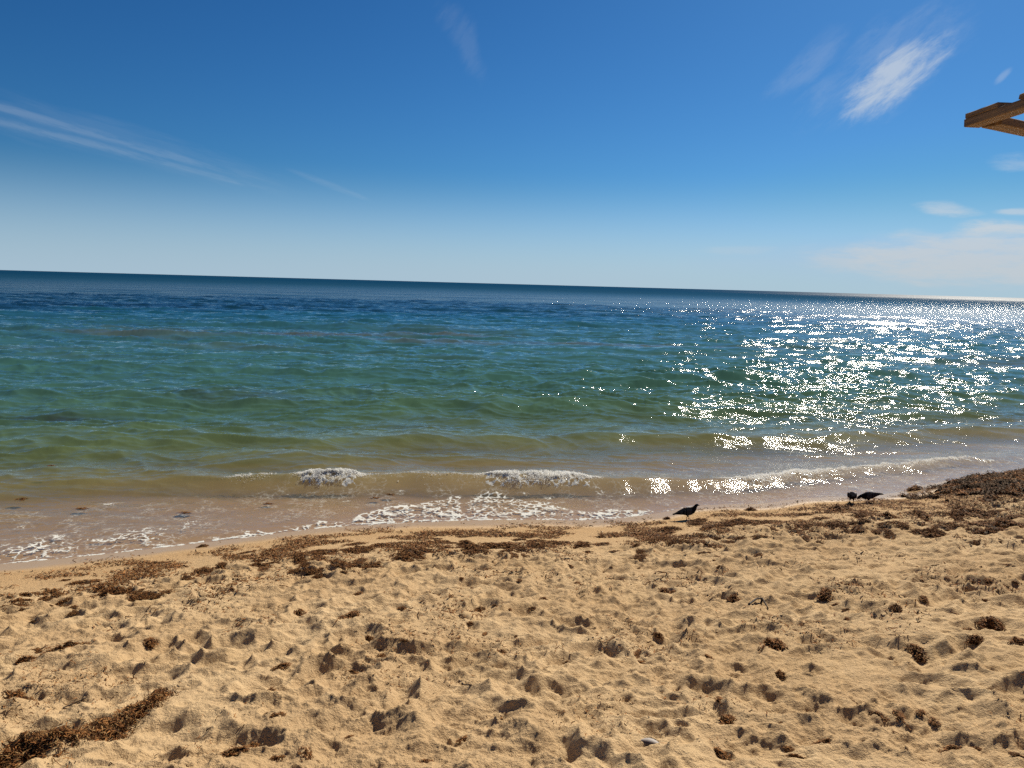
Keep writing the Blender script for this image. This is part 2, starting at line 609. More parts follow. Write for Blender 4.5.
# chop: many short wave trains, running shorewards
NW = 84
lam = np.exp(np.linspace(math.log(0.10), math.log(6.5), NW))
shoal = 0.10 + 0.40 * sst(0.8, 3.5, S2) + 0.50 * sst(3.5, 10.0, S2)
gust = 0.75 + 0.5 * sst(-0.4, 0.5, fbm(X2 * 0.06, Y2 * 0.12, 301, 3))
for i in range(NW):
    L = lam[i]
    a = random.gauss(-0.06, 0.42 if L < 0.6 else 0.26)   # direction about -Y
    kx, ky = math.sin(a) * 2 * math.pi / L, -math.cos(a) * 2 * math.pi / L
    slope = math.sqrt(2.0 / NW) * (0.050 + 0.16 * math.exp(-(math.log(L / 1.3) / 0.75) ** 2))
    amp = slope * L / (2 * math.pi)
    fade = sst(2.2, 4.5, L / spacing)
    if not fade.any():
        continue
    ph = random.uniform(0, 6.28)
    wob = 0.9 * np.sin(0.37 * kx * Y2 - 0.31 * ky * X2 + ph * 2)
    arg = kx * X2 + ky * Y2 + ph + wob
    sn = np.sin(arg)
    H += (amp * fade * (sn + 0.30 * (sn * sn - 0.5) * 2)).astype(np.float32)
# sharp-crested wavelets drawn out along the shore
wxp = X2 + 0.35 * gnoise(X2 * 0.5, Y2 * 0.7, 320)
wyp = Y2 + 0.45 * gnoise(X2 * 0.35, Y2 * 0.5, 321)
for k, (L, st, amp, rot) in enumerate([(2.6, 2.6, 0.085, 0.08), (1.5, 2.9, 0.085, -0.08), (0.85, 2.9, 0.062, 0.12), (0.48, 2.6, 0.044, -0.12), (0.27, 2.3, 0.024, 0.12), (0.16, 2.0, 0.012, -0.1)]):
    fade = sst(1.3, 3.0, L / spacing)
    if not fade.any():
        continue
    ca, sa = math.cos(rot), math.sin(rot)
    u_ = (wxp * ca + wyp * sa) / (L * st)
    v_ = (-wxp * sa + wyp * ca) / L
    n_ = gnoise(u_ + 7.7 * k, v_ - 3.3 * k, 330 + k) * 1.2
    H += fade * amp * (np.maximum(0, 1 - np.abs(n_) * 1.9) ** 1.25 - 0.35)
H *= shoal * gust

# explicit shoreward rollers: crest line y(x), height along the crest, widths (front faces the beach)
def roller(cx, cy, hx, hh, wf, wb, seed, skew=0.10):
    crest = np.interp(X2, cx, cy) + skew * gnoise(X2 * 0.9, X2 * 0 + seed, seed) + 0.05 * gnoise(X2 * 3.1, Y2 * 0.8, seed + 1)
    crest = np.where(X2 < cx[0], cy[0] + (X2 - cx[0]) * 0.1, crest)
    crest = np.where(X2 > cx[-1], cy[-1] + (X2 - cx[-1]) * 0.25, crest)
    h = np.interp(X2, hx, hh) * (1 + 0.18 * gnoise(X2 * 0.8 + 3, Y2 * 0.0 + seed, seed + 2))
    d = Y2 - crest
    prof = np.where(d < 0, np.exp(-(np.abs(d) / wf) ** 1.7), np.exp(-(np.abs(d) / wb) ** 1.3))
    return h * prof, d


B1X = [-9, -5.5, -4.1, -2.8, -0.2, 1.2, 3.0, 4.2, 6.0, 9.5]
B1Y = [10.4, 10.6, 10.75, 10.8, 11.0, 11.1, 11.3, 11.75, 12.55, 14.0]
h1, d1 = roller(B1X, B1Y, [-9, -6, -4.4, -3.3, -2.4, 0, 1.5, 3, 5, 8, 10], [0.05, 0.10, 0.17, 0.23, 0.22, 0.22, 0.20, 0.14, 0.12, 0.10, 0.05], 0.30, 0.75, 201)
h2, d2 = roller([-10, -3.5, -0.2, 2, 4, 6.3, 12], [13.3, 13.6, 14.0, 14.7, 14.8, 15.1, 17.0], [-10, -4, 0, 3, 6, 12], [0.13, 0.17, 0.20, 0.20, 0.20, 0.15], 0.50, 1.1, 211, 0.25)
h3, d3 = roller([-14, -4, 2.3, 8.3, 16], [18.2, 18.6, 18.6, 20.3, 23.0], [-14, -5, 2, 8, 16], [0.16, 0.19, 0.19, 0.20, 0.14], 0.85, 1.6, 221, 0.4)
h4, d4 = roller([-20, -3.8, 6, 14, 24], [23.6, 24.4, 25.0, 27, 31], [-20, 24], [0.19, 0.22], 0.9, 1.9, 231, 0.6)
h5, d5 = roller([-12, -6, 0, 6], [12.25, 12.35, 12.6, 12.9], [-12, -6.5, -3, 0, 3, 6], [0.05, 0.09, 0.06, 0.05, 0.03, 0.0], 0.35, 0.7, 241, 0.2)
H += h1 + h2 + h3 + h4 + h5
# outer swell
sw = np.zeros_like(H)
for (L, a, am) in [(5.2, -0.02, 0.055), (6.7, -0.20, 0.06), (8.6, 0.10, 0.06), (11.5, -0.1, 0.06), (3.7, 0.15, 0.035)]:
    fd = sst(2.0, 5, L / spacing)
    sw += fd * am * np.sin(2 * math.pi / L * (math.sin(a) * X2 - math.cos(a) * Y2) + L * 3 + 1.2 * gnoise(X2 * 0.05, Y2 * 0.05, int(L * 10)))
H += sw * sst(24, 36, RR)
# the thin swash sheet: a low bore at the foot of the broken wave
H += 0.012 * sst(0.0, 0.25, S2) * sst(1.6, 0.4, S2)
H = np.where(S2 < 0, np.minimum(H, 0.004) * sst(-0.1, 0.0, S2), H)
H = np.where((S2 < 3.2) & (S2 >= 0), np.maximum(H, np.minimum(bed + 0.012 + 0.02 * S2, 0.0)), H)
fn = 0.006 * fbm(X2 * 5, Y2 * 8, 260, 3) * sst(20, 12, RR)
H += fn * sst(0.05, 0.4, S2)

for it in range(14):                              # water steeper than this would have broken
    gr = np.zeros_like(H)
    gt = np.zeros_like(H)
    gr[1:-1] = (H[2:] - H[:-2]) / (SRS[2:] - SRS[:-2])[:, None]
    gt[:, 1:-1] = (H[:, 2:] - H[:, :-2]) / ((STH[2:] - STH[:-2])[None, :] * SRS[:, None])
    stp = sst(0.40, 0.62, np.sqrt(gr ** 2 + gt ** 2)) * (RR < 60)
    m_ = H.copy()
    m_[1:-1, 1:-1] = (2 * H[:-2, 1:-1] + 2 * H[2:, 1:-1] + H[1:-1, :-2] + H[1:-1, 2:]) / 6
    H += (m_ - H) * stp * 0.9

# water body colour (depth, sand or sea-grass beneath, stirred-up sediment)
cs = np.array([-1, 0.0, 1.5, 3.0, 5.0, 8.0, 13, 22, 36, 55, 100, 240, 900, 70000], float)
cr = np.array([.25, .24, .20, .138, .088, .050, .036, .031, .026, .010, .006, .004, .002, .002])
cg = np.array([.18, .175, .16, .136, .116, .096, .090, .092, .084, .062, .044, .032, .026, .026])
cb = np.array([.085, .08, .07, .052, .046, .052, .066, .082, .090, .090, .074, .062, .056, .056])
WC = np.stack([np.interp(S2, cs, cr), np.interp(S2, cs, cg), np.interp(S2, cs, cb)], -1)
lg = np.log(np.maximum(RR, 1))
pn = fbm(X2 * 0.10, Y2 * 0.22, 401, 4)
# sea-grass meadow far out, widest to the left
ang = np.arctan2(X2, Y2)
grass = sst(66, 78, RR + 16 * pn) * sst(330, 190, RR) * sst(0.45, -0.25, ang) * (0.75 + 0.25 * sst(-0.2, 0.2, fbm(X2 * 0.02, Y2 * 0.05, 405, 3)))
WC = WC * (1 - grass[..., None]) + np.array([.004, .022, .040]) * grass[..., None]
# dark weed patches close in
for (px, py, sx, sy, k) in [(60, 422, 1.9, 0.5, .75), (240, 402, 1.6, 0.8, .55), (430, 432, 1.2, 0.35, .35)]:
    P = on_plane(px, py)
    g = k * np.exp(-((X2 - P[0]) / sx) ** 2 - ((Y2 - P[1]) / sy) ** 2) * (0.6 + 0.6 * sst(-0.2, 0.3, fbm(X2 * 1.2, Y2 * 1.6, 409, 3)))
    g = np.clip(g, 0, 0.9)[..., None]
    WC = WC * (1 - g) + np.array([.022, .026, .024]) * g
# sediment streaks at about 40 m
sed = 0.55 * np.exp(-((RR - 41 - 5 * pn) / 6.0) ** 2) * sst(-0.1, 0.35, fbm(X2 * 0.07, Y2 * 0.35, 415, 3))
WC = WC * (1 - sed[..., None]) + np.array([.085, .072, .050]) * sed[..., None]
WC = WC * (1 + 0.28 * fbm(X2 * 0.5, Y2 * 0.9, 421, 3) * (RR < 80))[..., None]
depth = np.maximum(H - bed, 0)
OPA = 1 - np.exp(-depth * 4.2)
OPA = np.clip(OPA, 0.02, 0.985)
ROUGH = np.interp(lg, np.log([8, 20, 60, 200, 1000, 60000]), [0.045, 0.045, 0.070, 0.20, 0.42, 0.43])

# foam
F = np.zeros_like(H)
n_a = fbm(X2 * 1.6, Y2 * 1.6, 501, 3)
n_b = fbm(X2 * 6, Y2 * 6, 505, 3)
lead = np.exp(-((S2 - 0.03 - 0.02 * n_b) / (0.030 + 0.03 * np.clip(n_a + 0.2, 0, 1))) ** 2) * (0.55 + 0.45 * sst(2.6, 1.2, X2))
F = np.maximum(F, 1.15 * lead)
# lace pushed up by the last bore
arc = 0.92 * np.exp(-((X2 + 0.45) / 1.35) ** 2) + 0.14 + 0.26 * n_a + 0.05 * n_b
inside = sst(arc + 0.05, arc - 0.05, S2) * (X2 > -3.2) * sst(2.8, 1.6, X2)
F = np.maximum(F, inside * (0.68 + 0.24 * np.exp(-((S2 - arc) / 0.22) ** 2) + 0.38 * n_a))
arcl = 0.95 + 0.2 * n_a
insl = sst(arcl + 0.1, arcl - 0.1, S2) * sst(-3.0, -4.2, X2)
F = np.maximum(F, insl * (0.60 + 0.45 * n_a))
P1, P2 = on_plane(115, 541), on_plane(70, 545)
F = np.maximum(F, 1.0 * np.exp(-((X2 - P1[0]) / 0.42) ** 2 - ((Y2 - P1[1] - 0.16 * (X2 - P1[0])) / 0.07) ** 2))
PF = on_plane(110, 503)
F = np.maximum(F, 0.9 * np.exp(-((X2 - PF[0]) / 0.17) ** 2 - ((Y2 - PF[1] - 0.35 * (X2 - PF[0])) / 0.06) ** 2))
# loose flecks over the swash
F = np.maximum(F, 0.70 * sst(3.0, 1.0, S2) * sst(0.1, 0.5, fbm(X2 * 2.6, Y2 * 5, 511, 3)) * (S2 > 0))
# breaking pieces of the crest
def along(x0, x1, soft=0.12):
    return sst(x0 - soft, x0 + soft, X2) * sst(x1 + soft, x1 - soft, X2)
crest_band = sst(-0.33, -0.2, d1 + 0.06 * n_b) * sst(0.14, 0.03, d1)
brk = along(-3.1, -2.25) + 0.9 * along(-0.45, 1.3, 0.25) + 0.6 * along(-4.1, -3.6) * sst(-0.1, 0.0, d1)
brk = brk + 0.85 * along(3.2, 9.5, 0.6) * sst(-0.15, 0.35, fbm(X2 * 1.4, Y2 * 2.2, 517, 3))
F = np.maximum(F, np.clip(brk, 0, 1.0) * crest_band)
# thin bubbly trails on the right-hand shallows
F = np.maximum(F, 0.62 * sst(2.6, 4.2, X2) * sst(2.6, 0.8, S2) * (S2 > 0) * sst(-0.1, 0.35, fbm(X2 * 2.0, Y2 * 3.4, 523, 3)))
PW = on_plane(828, 342)
F = np.maximum(F, 1.5 * np.exp(-((X2 - PW[0]) / 1.7) ** 4 - ((Y2 - PW[1]) / 0.9) ** 2))
F = np.maximum(F, 0.40 * sst(-0.25, 0.15, n_a) * sst(3.0, 1.6, S2) * (S2 > 0.02))
F *= (RR < 70)
hf = sst(0.55, 1.0, F) * (np.abs(d1) < 0.5)
H += hf * (0.018 + 0.022 * fbm(X2 * 16, Y2 * 16, 531, 2))

m_sea, t, out = material('sea_water')
co = t.node('ShaderNodeTexCoord').outputs['Object']
wc = t.attr('water_colour').outputs['Color']
opa = t.attr('turbidity').outputs['Fac']
rgh = t.attr('facet_roughness').outputs['Fac']
fo = t.attr('foam').outputs['Fac']
tr = t.node('ShaderNodeBsdfTransparent')
tr.inputs['Color'].default_value = (0.96, 0.91, 0.82, 1)
df = t.node('ShaderNodeBsdfDiffuse')
t.put(df.inputs['Color'], t.vmath('SCALE', wc))
df.inputs['Color'].links[0].from_node.inputs['Scale'].default_value = 1.15
# light welling up out of the water hardly depends on the tilt of each facet
nb = t.node('ShaderNodeNewGeometry').outputs['Normal']
nup = t.vmath('NORMALIZE', t.vmath('ADD', nb, (0, 0, 0.5)))
t.l.new(nup, df.inputs['Normal'])
flat = t.scaled(co, 1.0, 1.5, 1.0)
nA = t.noise(flat, 5.5, 3.0, 0.55, 0.4).outputs['Fac']
nB = t.noise(flat, 17.0, 3.0, 0.6, 0.3).outputs['Fac']
nC = t.noise(t.scaled(co, 0.35, 0.8, 1.0), 1.0, 4.0, 0.6, 0.3).outputs['Fac']
hh = t.math('ADD', t.math('MULTIPLY', nA, 0.6), t.math('MULTIPLY', nB, 0.36))
hh = t.math('ADD', hh, t.math('MULTIPLY', nC, 0.9))
nrm = t.bump(hh, t.attr('ripple').outputs['Fac'], 0.075)
gl = t.node('ShaderNodeBsdfGlossy', distribution='BECKMANN')
t.put(gl.inputs['Roughness'], rgh)
gl.inputs['Color'].default_value = (1, 1, 1, 1)
t.l.new(nrm, gl.inputs['Normal'])
gl2 = t.node('ShaderNodeBsdfGlossy', distribution='GGX')
t.put(gl2.inputs['Roughness'], rgh)
gl2.inputs['Color'].default_value = (1, 1, 1, 1)
t.l.new(nrm, gl2.inputs['Normal'])
gloss = t.mixs(t.smooth(rgh, 0.09, 0.25), gl2.outputs[0], gl.outputs[0])
fr = t.node('ShaderNodeFresnel')
fr.inputs['IOR'].default_value = 1.333
t.l.new(nrm, fr.inputs['Normal'])
body = t.mixs(opa, tr.outputs[0], df.outputs[0])
# rough sea: wave faces hide the most grazing part of the reflection
frl = t.math('MINIMUM', fr.outputs[0], t.smooth(rgh, 0.06, 0.32, 0.90, 0.12))
geo = t.node('ShaderNodeNewGeometry')      # from below the surface light simply passes through
frl = t.math('MULTIPLY', frl, t.math('SUBTRACT', 1.0, geo.outputs['Backfacing']))
surf = t.mixs(frl, body, gloss)
vo = t.node('ShaderNodeTexVoronoi', feature='DISTANCE_TO_EDGE')
dn = t.noise(co, 5.0, 3.0, 0.6)
warp = t.vmath('ADD', co, t.vmath('MULTIPLY', t.vmath('SUBTRACT', dn.outputs['Color'], (0.5, 0.5, 0.5)), (0.22, 0.22, 0.0)))
t.put(vo.inputs['Vector'], t.scaled(warp, 1.0, 1.0, 0.2))
t.put(vo.inputs['Scale'], 9.5)
lace = t.math('MULTIPLY', t.smooth(vo.outputs['Distance'], 0.0, 0.22, 1.0, 0.0), t.smooth(t.noise(co, 6.0, 3.0, 0.6).outputs['Fac'], 0.36, 0.58, 0.25, 1.0))
nf = t.noise(co, 38.0, 3.0, 0.7).outputs['Fac']
val = t.math('MULTIPLY', fo, t.math('ADD', t.math('ADD', 0.08, t.math('MULTIPLY', lace, 0.60)), t.math('MULTIPLY', nf, 0.62)))
ff = t.smooth(val, 0.46, 0.66, 0.0, 0.92)
film = t.math('MULTIPLY', t.math('MULTIPLY', t.smooth(fo, 0.15, 0.45), t.math('POWER', lace, 1.6)), t.smooth(nf, 0.35, 0.65, 0.0, 0.42))
ff = t.math('MAXIMUM', ff, film)
fd = t.node('ShaderNodeBsdfDiffuse')
fd.inputs['Color'].default_value = (0.60, 0.60, 0.56, 1)
t.l.new(t.bump(nf, 0.6, 0.02), fd.inputs['Normal'])
t.l.new(t.mixs(ff, surf, fd.outputs[0]), out.inputs['Surface'])
RIP = np.interp(S2, [0, 0.5, 2.5, 6, 20, 60, 120], [0.16, 0.22, 0.22, 0.22, 0.26, 0.45, 1.1])

sea = grid_mesh('sea_water', X2, Y2, H, keep=(S2 > -0.25), mat=m_sea,
                attrs=[('water_colour', 'FLOAT_COLOR', WC), ('turbidity', 'FLOAT', OPA), ('facet_roughness', 'FLOAT', ROUGH),
                       ('foam', 'FLOAT', F), ('ripple', 'FLOAT', RIP)])
tag(sea, kind='structure')


def sea_z(px_, py_):
    r, th = math.hypot(px_, py_), math.atan2(px_, py_)
    i = min(max(np.searchsorted(SRS, r) - 1, 0), len(SRS) - 2)
    j = min(max(np.searchsorted(STH, th) - 1, 0), len(STH) - 2)
    return float(H[i, j])


# ================================================================== OBJECTS
def mesh_from(name, V, faces, mat=None, tint=None, smooth=False):
    me = bpy.data.meshes.new(name)
    me.from_pydata([tuple(map(float, v)) for v in V], [], [tuple(map(int, f)) for f in faces])
    if mat:
        me.materials.append(mat)
    if tint is not None:
        at_ = me.attributes.new('tint', 'FLOAT_COLOR', 'POINT')
        at_.data.foreach_set('color', np.concatenate([tint, np.ones((len(tint), 1))], 1).astype(np.float32).reshape(-1))
    for p_ in me.polygons:
        p_.use_smooth = smooth
    me.update()
    return me


def link(name, me, parent=None):
    o = bpy.data.objects.new(name, me)
    COL.objects.link(o)
    if parent:
        o.parent = parent
    return o


m_weed, t, out = material('dried_seaweed')
p = t.node('ShaderNodeBsdfPrincipled')
t.put(p.inputs['Base Color'], t.attr('tint').outputs['Color'])
t.put(p.inputs['Roughness'], 0.75)
t.put(p.inputs['Specular IOR Level'], 0.08)
t.l.new(p.outputs[0], out.inputs['Surface'])


def weed_tint(n, rng, light=0.12):
    base = np.array([[.14, .056, .018], [.20, .086, .028], [.26, .120, .040], [.055, .026, .012]])
    c = base[rng.integers(0, 4, n)] * rng.uniform(0.6, 1.4, (n, 1))
    k = rng.random(n) < light
    c[k] = np.array([.26, .155, .065]) * rng.uniform(0.6, 1.2, (k.sum(), 1))
    return c


def ribbons(P, ln, wd, rng, flat=0.35, light=0.12, curl=0.9):
    """a curled strip of three quads at every point"""
    n = len(P)
    az = rng.uniform(0, 2 * np.pi, n)
    d = np.stack([np.cos(az), np.sin(az), rng.normal(0, flat, n)], 1)
    d /= np.linalg.norm(d, axis=1, keepdims=True)
    up = np.stack([rng.normal(0, .45, n), rng.normal(0, .45, n), np.ones(n)], 1)
    side = np.cross(d, up)
    side /= np.linalg.norm(side, axis=1, keepdims=True)
    nn = np.cross(side, d)
    c = rng.normal(0, curl, n)[:, None]
    b = rng.normal(0, curl * 0.7, n)[:, None]
    V = np.zeros((n, 8, 3))
    for k, uu in enumerate((-0.5, -0.17, 0.17, 0.5)):
        mid = P + d * (ln * uu)[:, None] + nn * c * (ln * (0.25 - uu * uu))[:, None] + side * b * (ln * uu * uu * 1.5)[:, None]
        ww = (wd * (0.35 if k in (0, 3) else 0.5))[:, None]
        V[:, 2 * k] = mid - side * ww
        V[:, 2 * k + 1] = mid + side * ww
    base = (np.arange(n) * 8)[:, None]
    F_ = np.concatenate([base + np.array([[0, 1, 3, 2]]), base + np.array([[2, 3, 5, 4]]), base + np.array([[4, 5, 7, 6]])], 0)
    return V.reshape(-1, 3), F_, np.repeat(weed_tint(n, rng, light), 8, 0)


def lump(rx, ry, rz, rng, seg=22, rings=9, rough=0.35, seed=0):
    """uneven low mound, its foot below the ground"""
    V, F_ = [], []
    for i in range(rings + 1):
        f = i / rings
        for j in range(seg):
            a = 2 * math.pi * j / seg
            edge = 1 + rough * float(gnoise(np.array([math.cos(a) * 1.4 + seed * 3.1]), np.array([math.sin(a) * 1.4 + seed]), 700 + seed)[0])
            xx, yy = math.cos(a) * f * edge, math.sin(a) * f * edge
            h = (1 - f ** 2.0) * (0.75 + 0.75 * float(gnoise(np.array([xx * 2.6 + seed]), np.array([yy * 2.6 - seed]), 730 + seed)[0])) - 0.12 * f
            V.append((xx * rx, yy * ry, h * rz))
        if i:
            for j in range(seg):
                a0, a1 = (i - 1) * seg + j, (i - 1) * seg + (j + 1) % seg
                F_.append((a0, a1, i * seg + (j + 1) % seg, i * seg + j))
    F_.append(tuple(range(seg)))
    return np.array(V), F_


def weed_clump(seed, rx, ry, rz, n, ln, wd, light=0.12, core=0.8):
    """one tangled clump: a dark lumpy heart bristling with curled strips"""
    rng = np.random.default_rng(seed)
    V, F_ = lump(rx * core, ry * core, rz * 0.8, rng, seed=seed % 40)
    tint = np.tile(np.array([[.040, .022, .011]]), (len(V), 1))
    a = rng.uniform(0, 2 * np.pi, n)
    f = np.sqrt(rng.random(n)) * rng.uniform(0.75, 1.2, n)
    edge = 1 + 0.35 * gnoise(np.cos(a) * 1.4 + (seed % 40) * 3.1, np.sin(a) * 1.4 + (seed % 40), 700 + seed % 40)
    xx, yy = np.cos(a) * f * edge, np.sin(a) * f * edge
    keep = rng.random(n) < sst(-0.45, 0.1, gnoise(xx * 2.5 + seed, yy * 2.5, 760))
    xx, yy, f = xx[keep], yy[keep], f[keep]
    h = (1 - np.clip(f, 0, 1) ** 2.0) * (0.75 + 0.75 * gnoise(xx * core * 2.6 + seed % 40, yy * core * 2.6 - seed % 40, 730 + seed % 40))
    P = np.stack([xx * rx, yy * ry, np.maximum(h, 0.03) * rz * 0.85 + rng.uniform(0, 0.18, len(xx)) * rz], 1)
    m = len(P)
    V2, F2, T2 = ribbons(P, rng.uniform(0.5, 1.3, m) * ln, rng.uniform(0.6, 1.4, m) * wd, rng, 0.5, light)
    return mesh_from('seaweed_clump', np.concatenate([V, V2]), F_ + [tuple(f_ + len(V)) for f_ in F2.tolist() for f_ in [np.array(f_)]],
                     m_weed, np.concatenate([tint, T2]))


# --- kinds of clump: long mats for the wrack line, round tufts for the dry sand
MATS = [weed_clump(100 + i, 0.24, 0.15, 0.055, 900, 0.045, 0.008) for i in range(5)]
TUFTS = [weed_clump(140 + i, 0.075, 0.06, 0.05, 480, 0.030, 0.005) for i in range(6)]


def place(me, P, scale=1.0, sx=1.0, rz=None, label=None, group=None, sink=0.25, zs=1.0):
    o = link('seaweed_clump', me)
    o.location = (P[0], P[1], ground(P[0], P[1]) - 0.004)
    # lie on the slope of the sand
    e = 0.08
    gx = (ground(P[0] + e, P[1]) - ground(P[0] - e, P[1])) / (2 * e)
    gy = (ground(P[0], P[1] + e) - ground(P[0], P[1] - e)) / (2 * e)
    nrm_ = Vector((-gx * .6, -gy * .6, 1)).normalized()
    o.rotation_mode = 'QUATERNION'
    o.rotation_quaternion = nrm_.to_track_quat('Z', 'Y') @ Matrix.Rotation(rz if rz is not None else random.uniform(0, 6.28), 3, 'Z').to_quaternion()
    o.scale = (scale * sx, scale, scale * zs)
    tag(o, label, 'seaweed', group)
    return o


# the clumps one can point at, read off the photograph
NAMED = [
    (404, 557, 'M', 30, 1.0, 'thick bristling dark seaweed clump standing tallest on the wrack line'),
    (373, 566, 'M', 24, 1.0, 'rounded dark seaweed clump at the lower edge of the largest wrack mat'),
    (203, 545, 'T', 13, 1.5, 'small dark seaweed tuft alone on smooth wet sand nearest the left foam edge'),
    (247, 551, 'M', 24, 1.4, 'flat dark seaweed clump on the smooth wet sand below the left foam edge'),
    (286, 549, 'M', 14, 1.1, 'little dark seaweed heap on wet sand, just seaward of the largest wrack mat'),
    (65, 579, 'M', 14, 1.0, 'small upright dark seaweed clump on damp sand at the left end of the wrack line'),
    (601, 536, 'T', 11, 1.0, 'pointed dark seaweed tuft on the wrack line, landward of the foam lace'),
    (667, 518, 'T', 10, 1.0, 'brown seaweed tuft on the wet edge just behind the tail of the lone pigeon'),
    (589, 551, 'M', 16, 1.1, 'compact dark seaweed clump in the middle of the beach below the wrack line'),
    (637, 545, 'T', 14, 1.3, 'dark clump of seaweed on pale sand below the lone pigeon'),
    (298, 614, 'T', 22, 1.1, 'black ragged seaweed tuft on dry sand beside a wide dark strip of weed'),
    (350, 617, 'T', 36, 2.0, 'wide black strip of seaweed with a spiky upper edge on the dry sand'),
    (368, 640, 'T', 14, 0.8, 'black seaweed scrap lodged in the wall of a footprint, below the spiky strip'),
    (66, 651, 'T', 38, 1.8, 'reddish-brown flat seaweed scrap on pale sand near the left edge'),
    (26, 662, 'T', 20, 1.0, 'round brown seaweed tuft close to the left edge, beyond the corner mat'),
    (150, 643, 'T', 24, 1.3, 'dark seaweed tuft on dry sand half-way between corner mat and wrack line'),
    (160, 696, 'T', 20, 1.2, 'small black seaweed tuft on sand beyond the top end of the corner mat'),
    (18, 699, 'T', 42, 1.9, 'row-like scrap of brown seaweed near the left edge, beyond the corner mat'),
    (288, 700, 'T', 24, 1.2, 'dark fringe of seaweed draped in a deep sand hollow'),
    (780, 678, 'T', 18, 1.0, 'round dark seaweed ball alone on the dry sand, below a ragged tangle'),
    (772, 649, 'T', 36, 1.2, 'ragged seaweed tangle with stray strands above a round seaweed ball'),
    (918, 654, 'T', 34, 1.4, 'wide brown seaweed wad filling a footprint at the right of the beach'),
    (990, 624, 'T', 28, 1.1, 'large bushy dark seaweed tuft near the right edge of the beach'),
    (975, 643, 'T', 18, 0.9, 'leaning brown seaweed tuft just below the large bushy one'),
    (966, 652, 'T', 10, 1.1, 'small black seaweed tuft at the foot of the leaning brown one'),
    (1018, 646, 'T', 20, 1.2, 'dark seaweed tuft cut by the right edge of the picture'),
    (826, 596, 'T', 30, 1.3, 'dark seaweed wad lying in a shallow hollow beyond the dry twig'),
    (664, 593, 'T', 24, 1.2, 'flat dark seaweed scrap on open sand left of the dry twig'),
    (735, 600, 'T', 24, 1.3, 'brown seaweed tangle touching the left end of the dry twig'),
    (727, 722, 'T', 34, 1.3, 'thin scattered tangle of seaweed strands right of the half-buried shell'),
    (720, 757, 'T', 36, 1.5, 'dark crumbly seaweed tangle at the bottom edge, right of the half-buried shell'),
    (896, 612, 'T', 16, 1.1, 'small dark seaweed scrap touching a pale shell fragment'),
    (480, 610, 'T', 16, 1.2, 'dark seaweed tuft on dry sand in the middle of the beach, with pits around it'),
    (760, 536, 'M', 22, 1.3, 'flat dark seaweed clump on sand below the line between lone and paired pigeons'),
    (838, 509, 'T', 36, 2.0, 'long dark strip of seaweed slanting across wet sand just below the paired pigeons'),
    (751, 509, 'T', 14, 1.2, 'dark seaweed tuft at the edge of the calm wet inlet, right of the lone pigeon'),
    (915, 489, 'T', 30, 2.4, 'thin dark tongue of seaweed reaching to the water beside the big seaweed bank'),
    (712, 527, 'M', 36, 1.3, 'broad dark seaweed tangle on sand just right of the lone pigeon'),
    (805, 514, 'M', 26, 1.4, 'loose brown seaweed tangle below the calm inlet, left of the long slanting strip'),
    (888, 516, 'T', 22, 1.3, 'dark seaweed clump below the paired pigeons at the foot of the big bank'),
]
random.seed(21)
for (px, py, kd, scl_, sx, lab) in NAMED:
    P = at(px, py)
    wm = scl_ * math.hypot(P[0], P[1]) / 740 / sx
    place(random.choice(MATS if kd == 'M' else TUFTS), P, wm / (0.52 if kd == 'M' else 0.175), sx, random.uniform(-0.35, 0.35) + (3.14 if random.random() < .5 else 0), lab, zs=0.95)

# tangles of the wrack line: same kind, shared label
WR = [(120, 588, 30), (150, 592, 30), (60, 596, 28), (20, 600, 28), (95, 583, 24), (180, 575, 22), (215, 569, 28), (262, 566, 26),
      (300, 562, 34), (330, 556, 36), (350, 548, 34), (362, 560, 32), (335, 567, 30), (310, 572, 26), (385, 549, 28), (420, 552, 28),
      (440, 545, 32), (462, 548, 30), (480, 540, 32), (505, 544, 34), (530, 540, 30), (545, 547, 24), (452, 540, 26), (515, 553, 26),
      (570, 541, 28), (610, 545, 24), (650, 537, 32), (672, 533, 30), (690, 540, 30), (725, 540, 26), (740, 522, 28), (770, 523, 28),
      (790, 531, 26), (690, 526, 22), (830, 524, 30), (850, 530, 28), (880, 527, 30), (905, 531, 30), (930, 527, 34), (955, 524, 32),
      (980, 530, 32), (1008, 526, 32), (860, 519, 26), (925, 517, 28), (965, 515, 30), (1000, 517, 30), (940, 537, 24), (990, 541, 24),
      (655, 556, 18), (745, 552, 18), (140, 603, 20), (36, 610, 18), (85, 606, 20), (820, 540, 16), (705, 551, 16), (410, 564, 18)]
for (px, py, wpx) in WR:
    for k in range(4 if wpx >= 26 else 2):
        P = at(px + random.uniform(-16, 16), py + random.uniform(-6, 6))
        d = math.hypot(P[0], P[1])
        wm = wpx * d / 740
        place(random.choice(MATS), P, wm / 0.46 * random.uniform(0.45, 1.0), random.uniform(0.8, 1.4), random.gauss(0.15, 0.3),
              'tangled dark brown seaweed mat in the wrack line between wet and dry sand', 'seaweed mats along the wrack line', zs=random.uniform(0.6, 1.1))
# scraps on the dry sand
k = 0
while k < 110:
    px, py = random.uniform(0, 1024), 560 + 208 * random.random() ** 1.3
    P = at(px, py)
    sd = shore_s(P[0], P[1])
    if sd > -1.7 or float(fbm(np.array([P[0] * .7]), np.array([P[1] * .7]), 88, 2)[0]) < -0.15:
        continue
    place(random.choice(TUFTS), P, random.uniform(0.15, 0.52), random.uniform(1.0, 2.4), None,
          'small dried brown seaweed scrap scattered on the trampled dry sand', 'seaweed scraps scattered on the dry sand', zs=random.uniform(0.5, 1.0))
    k += 1

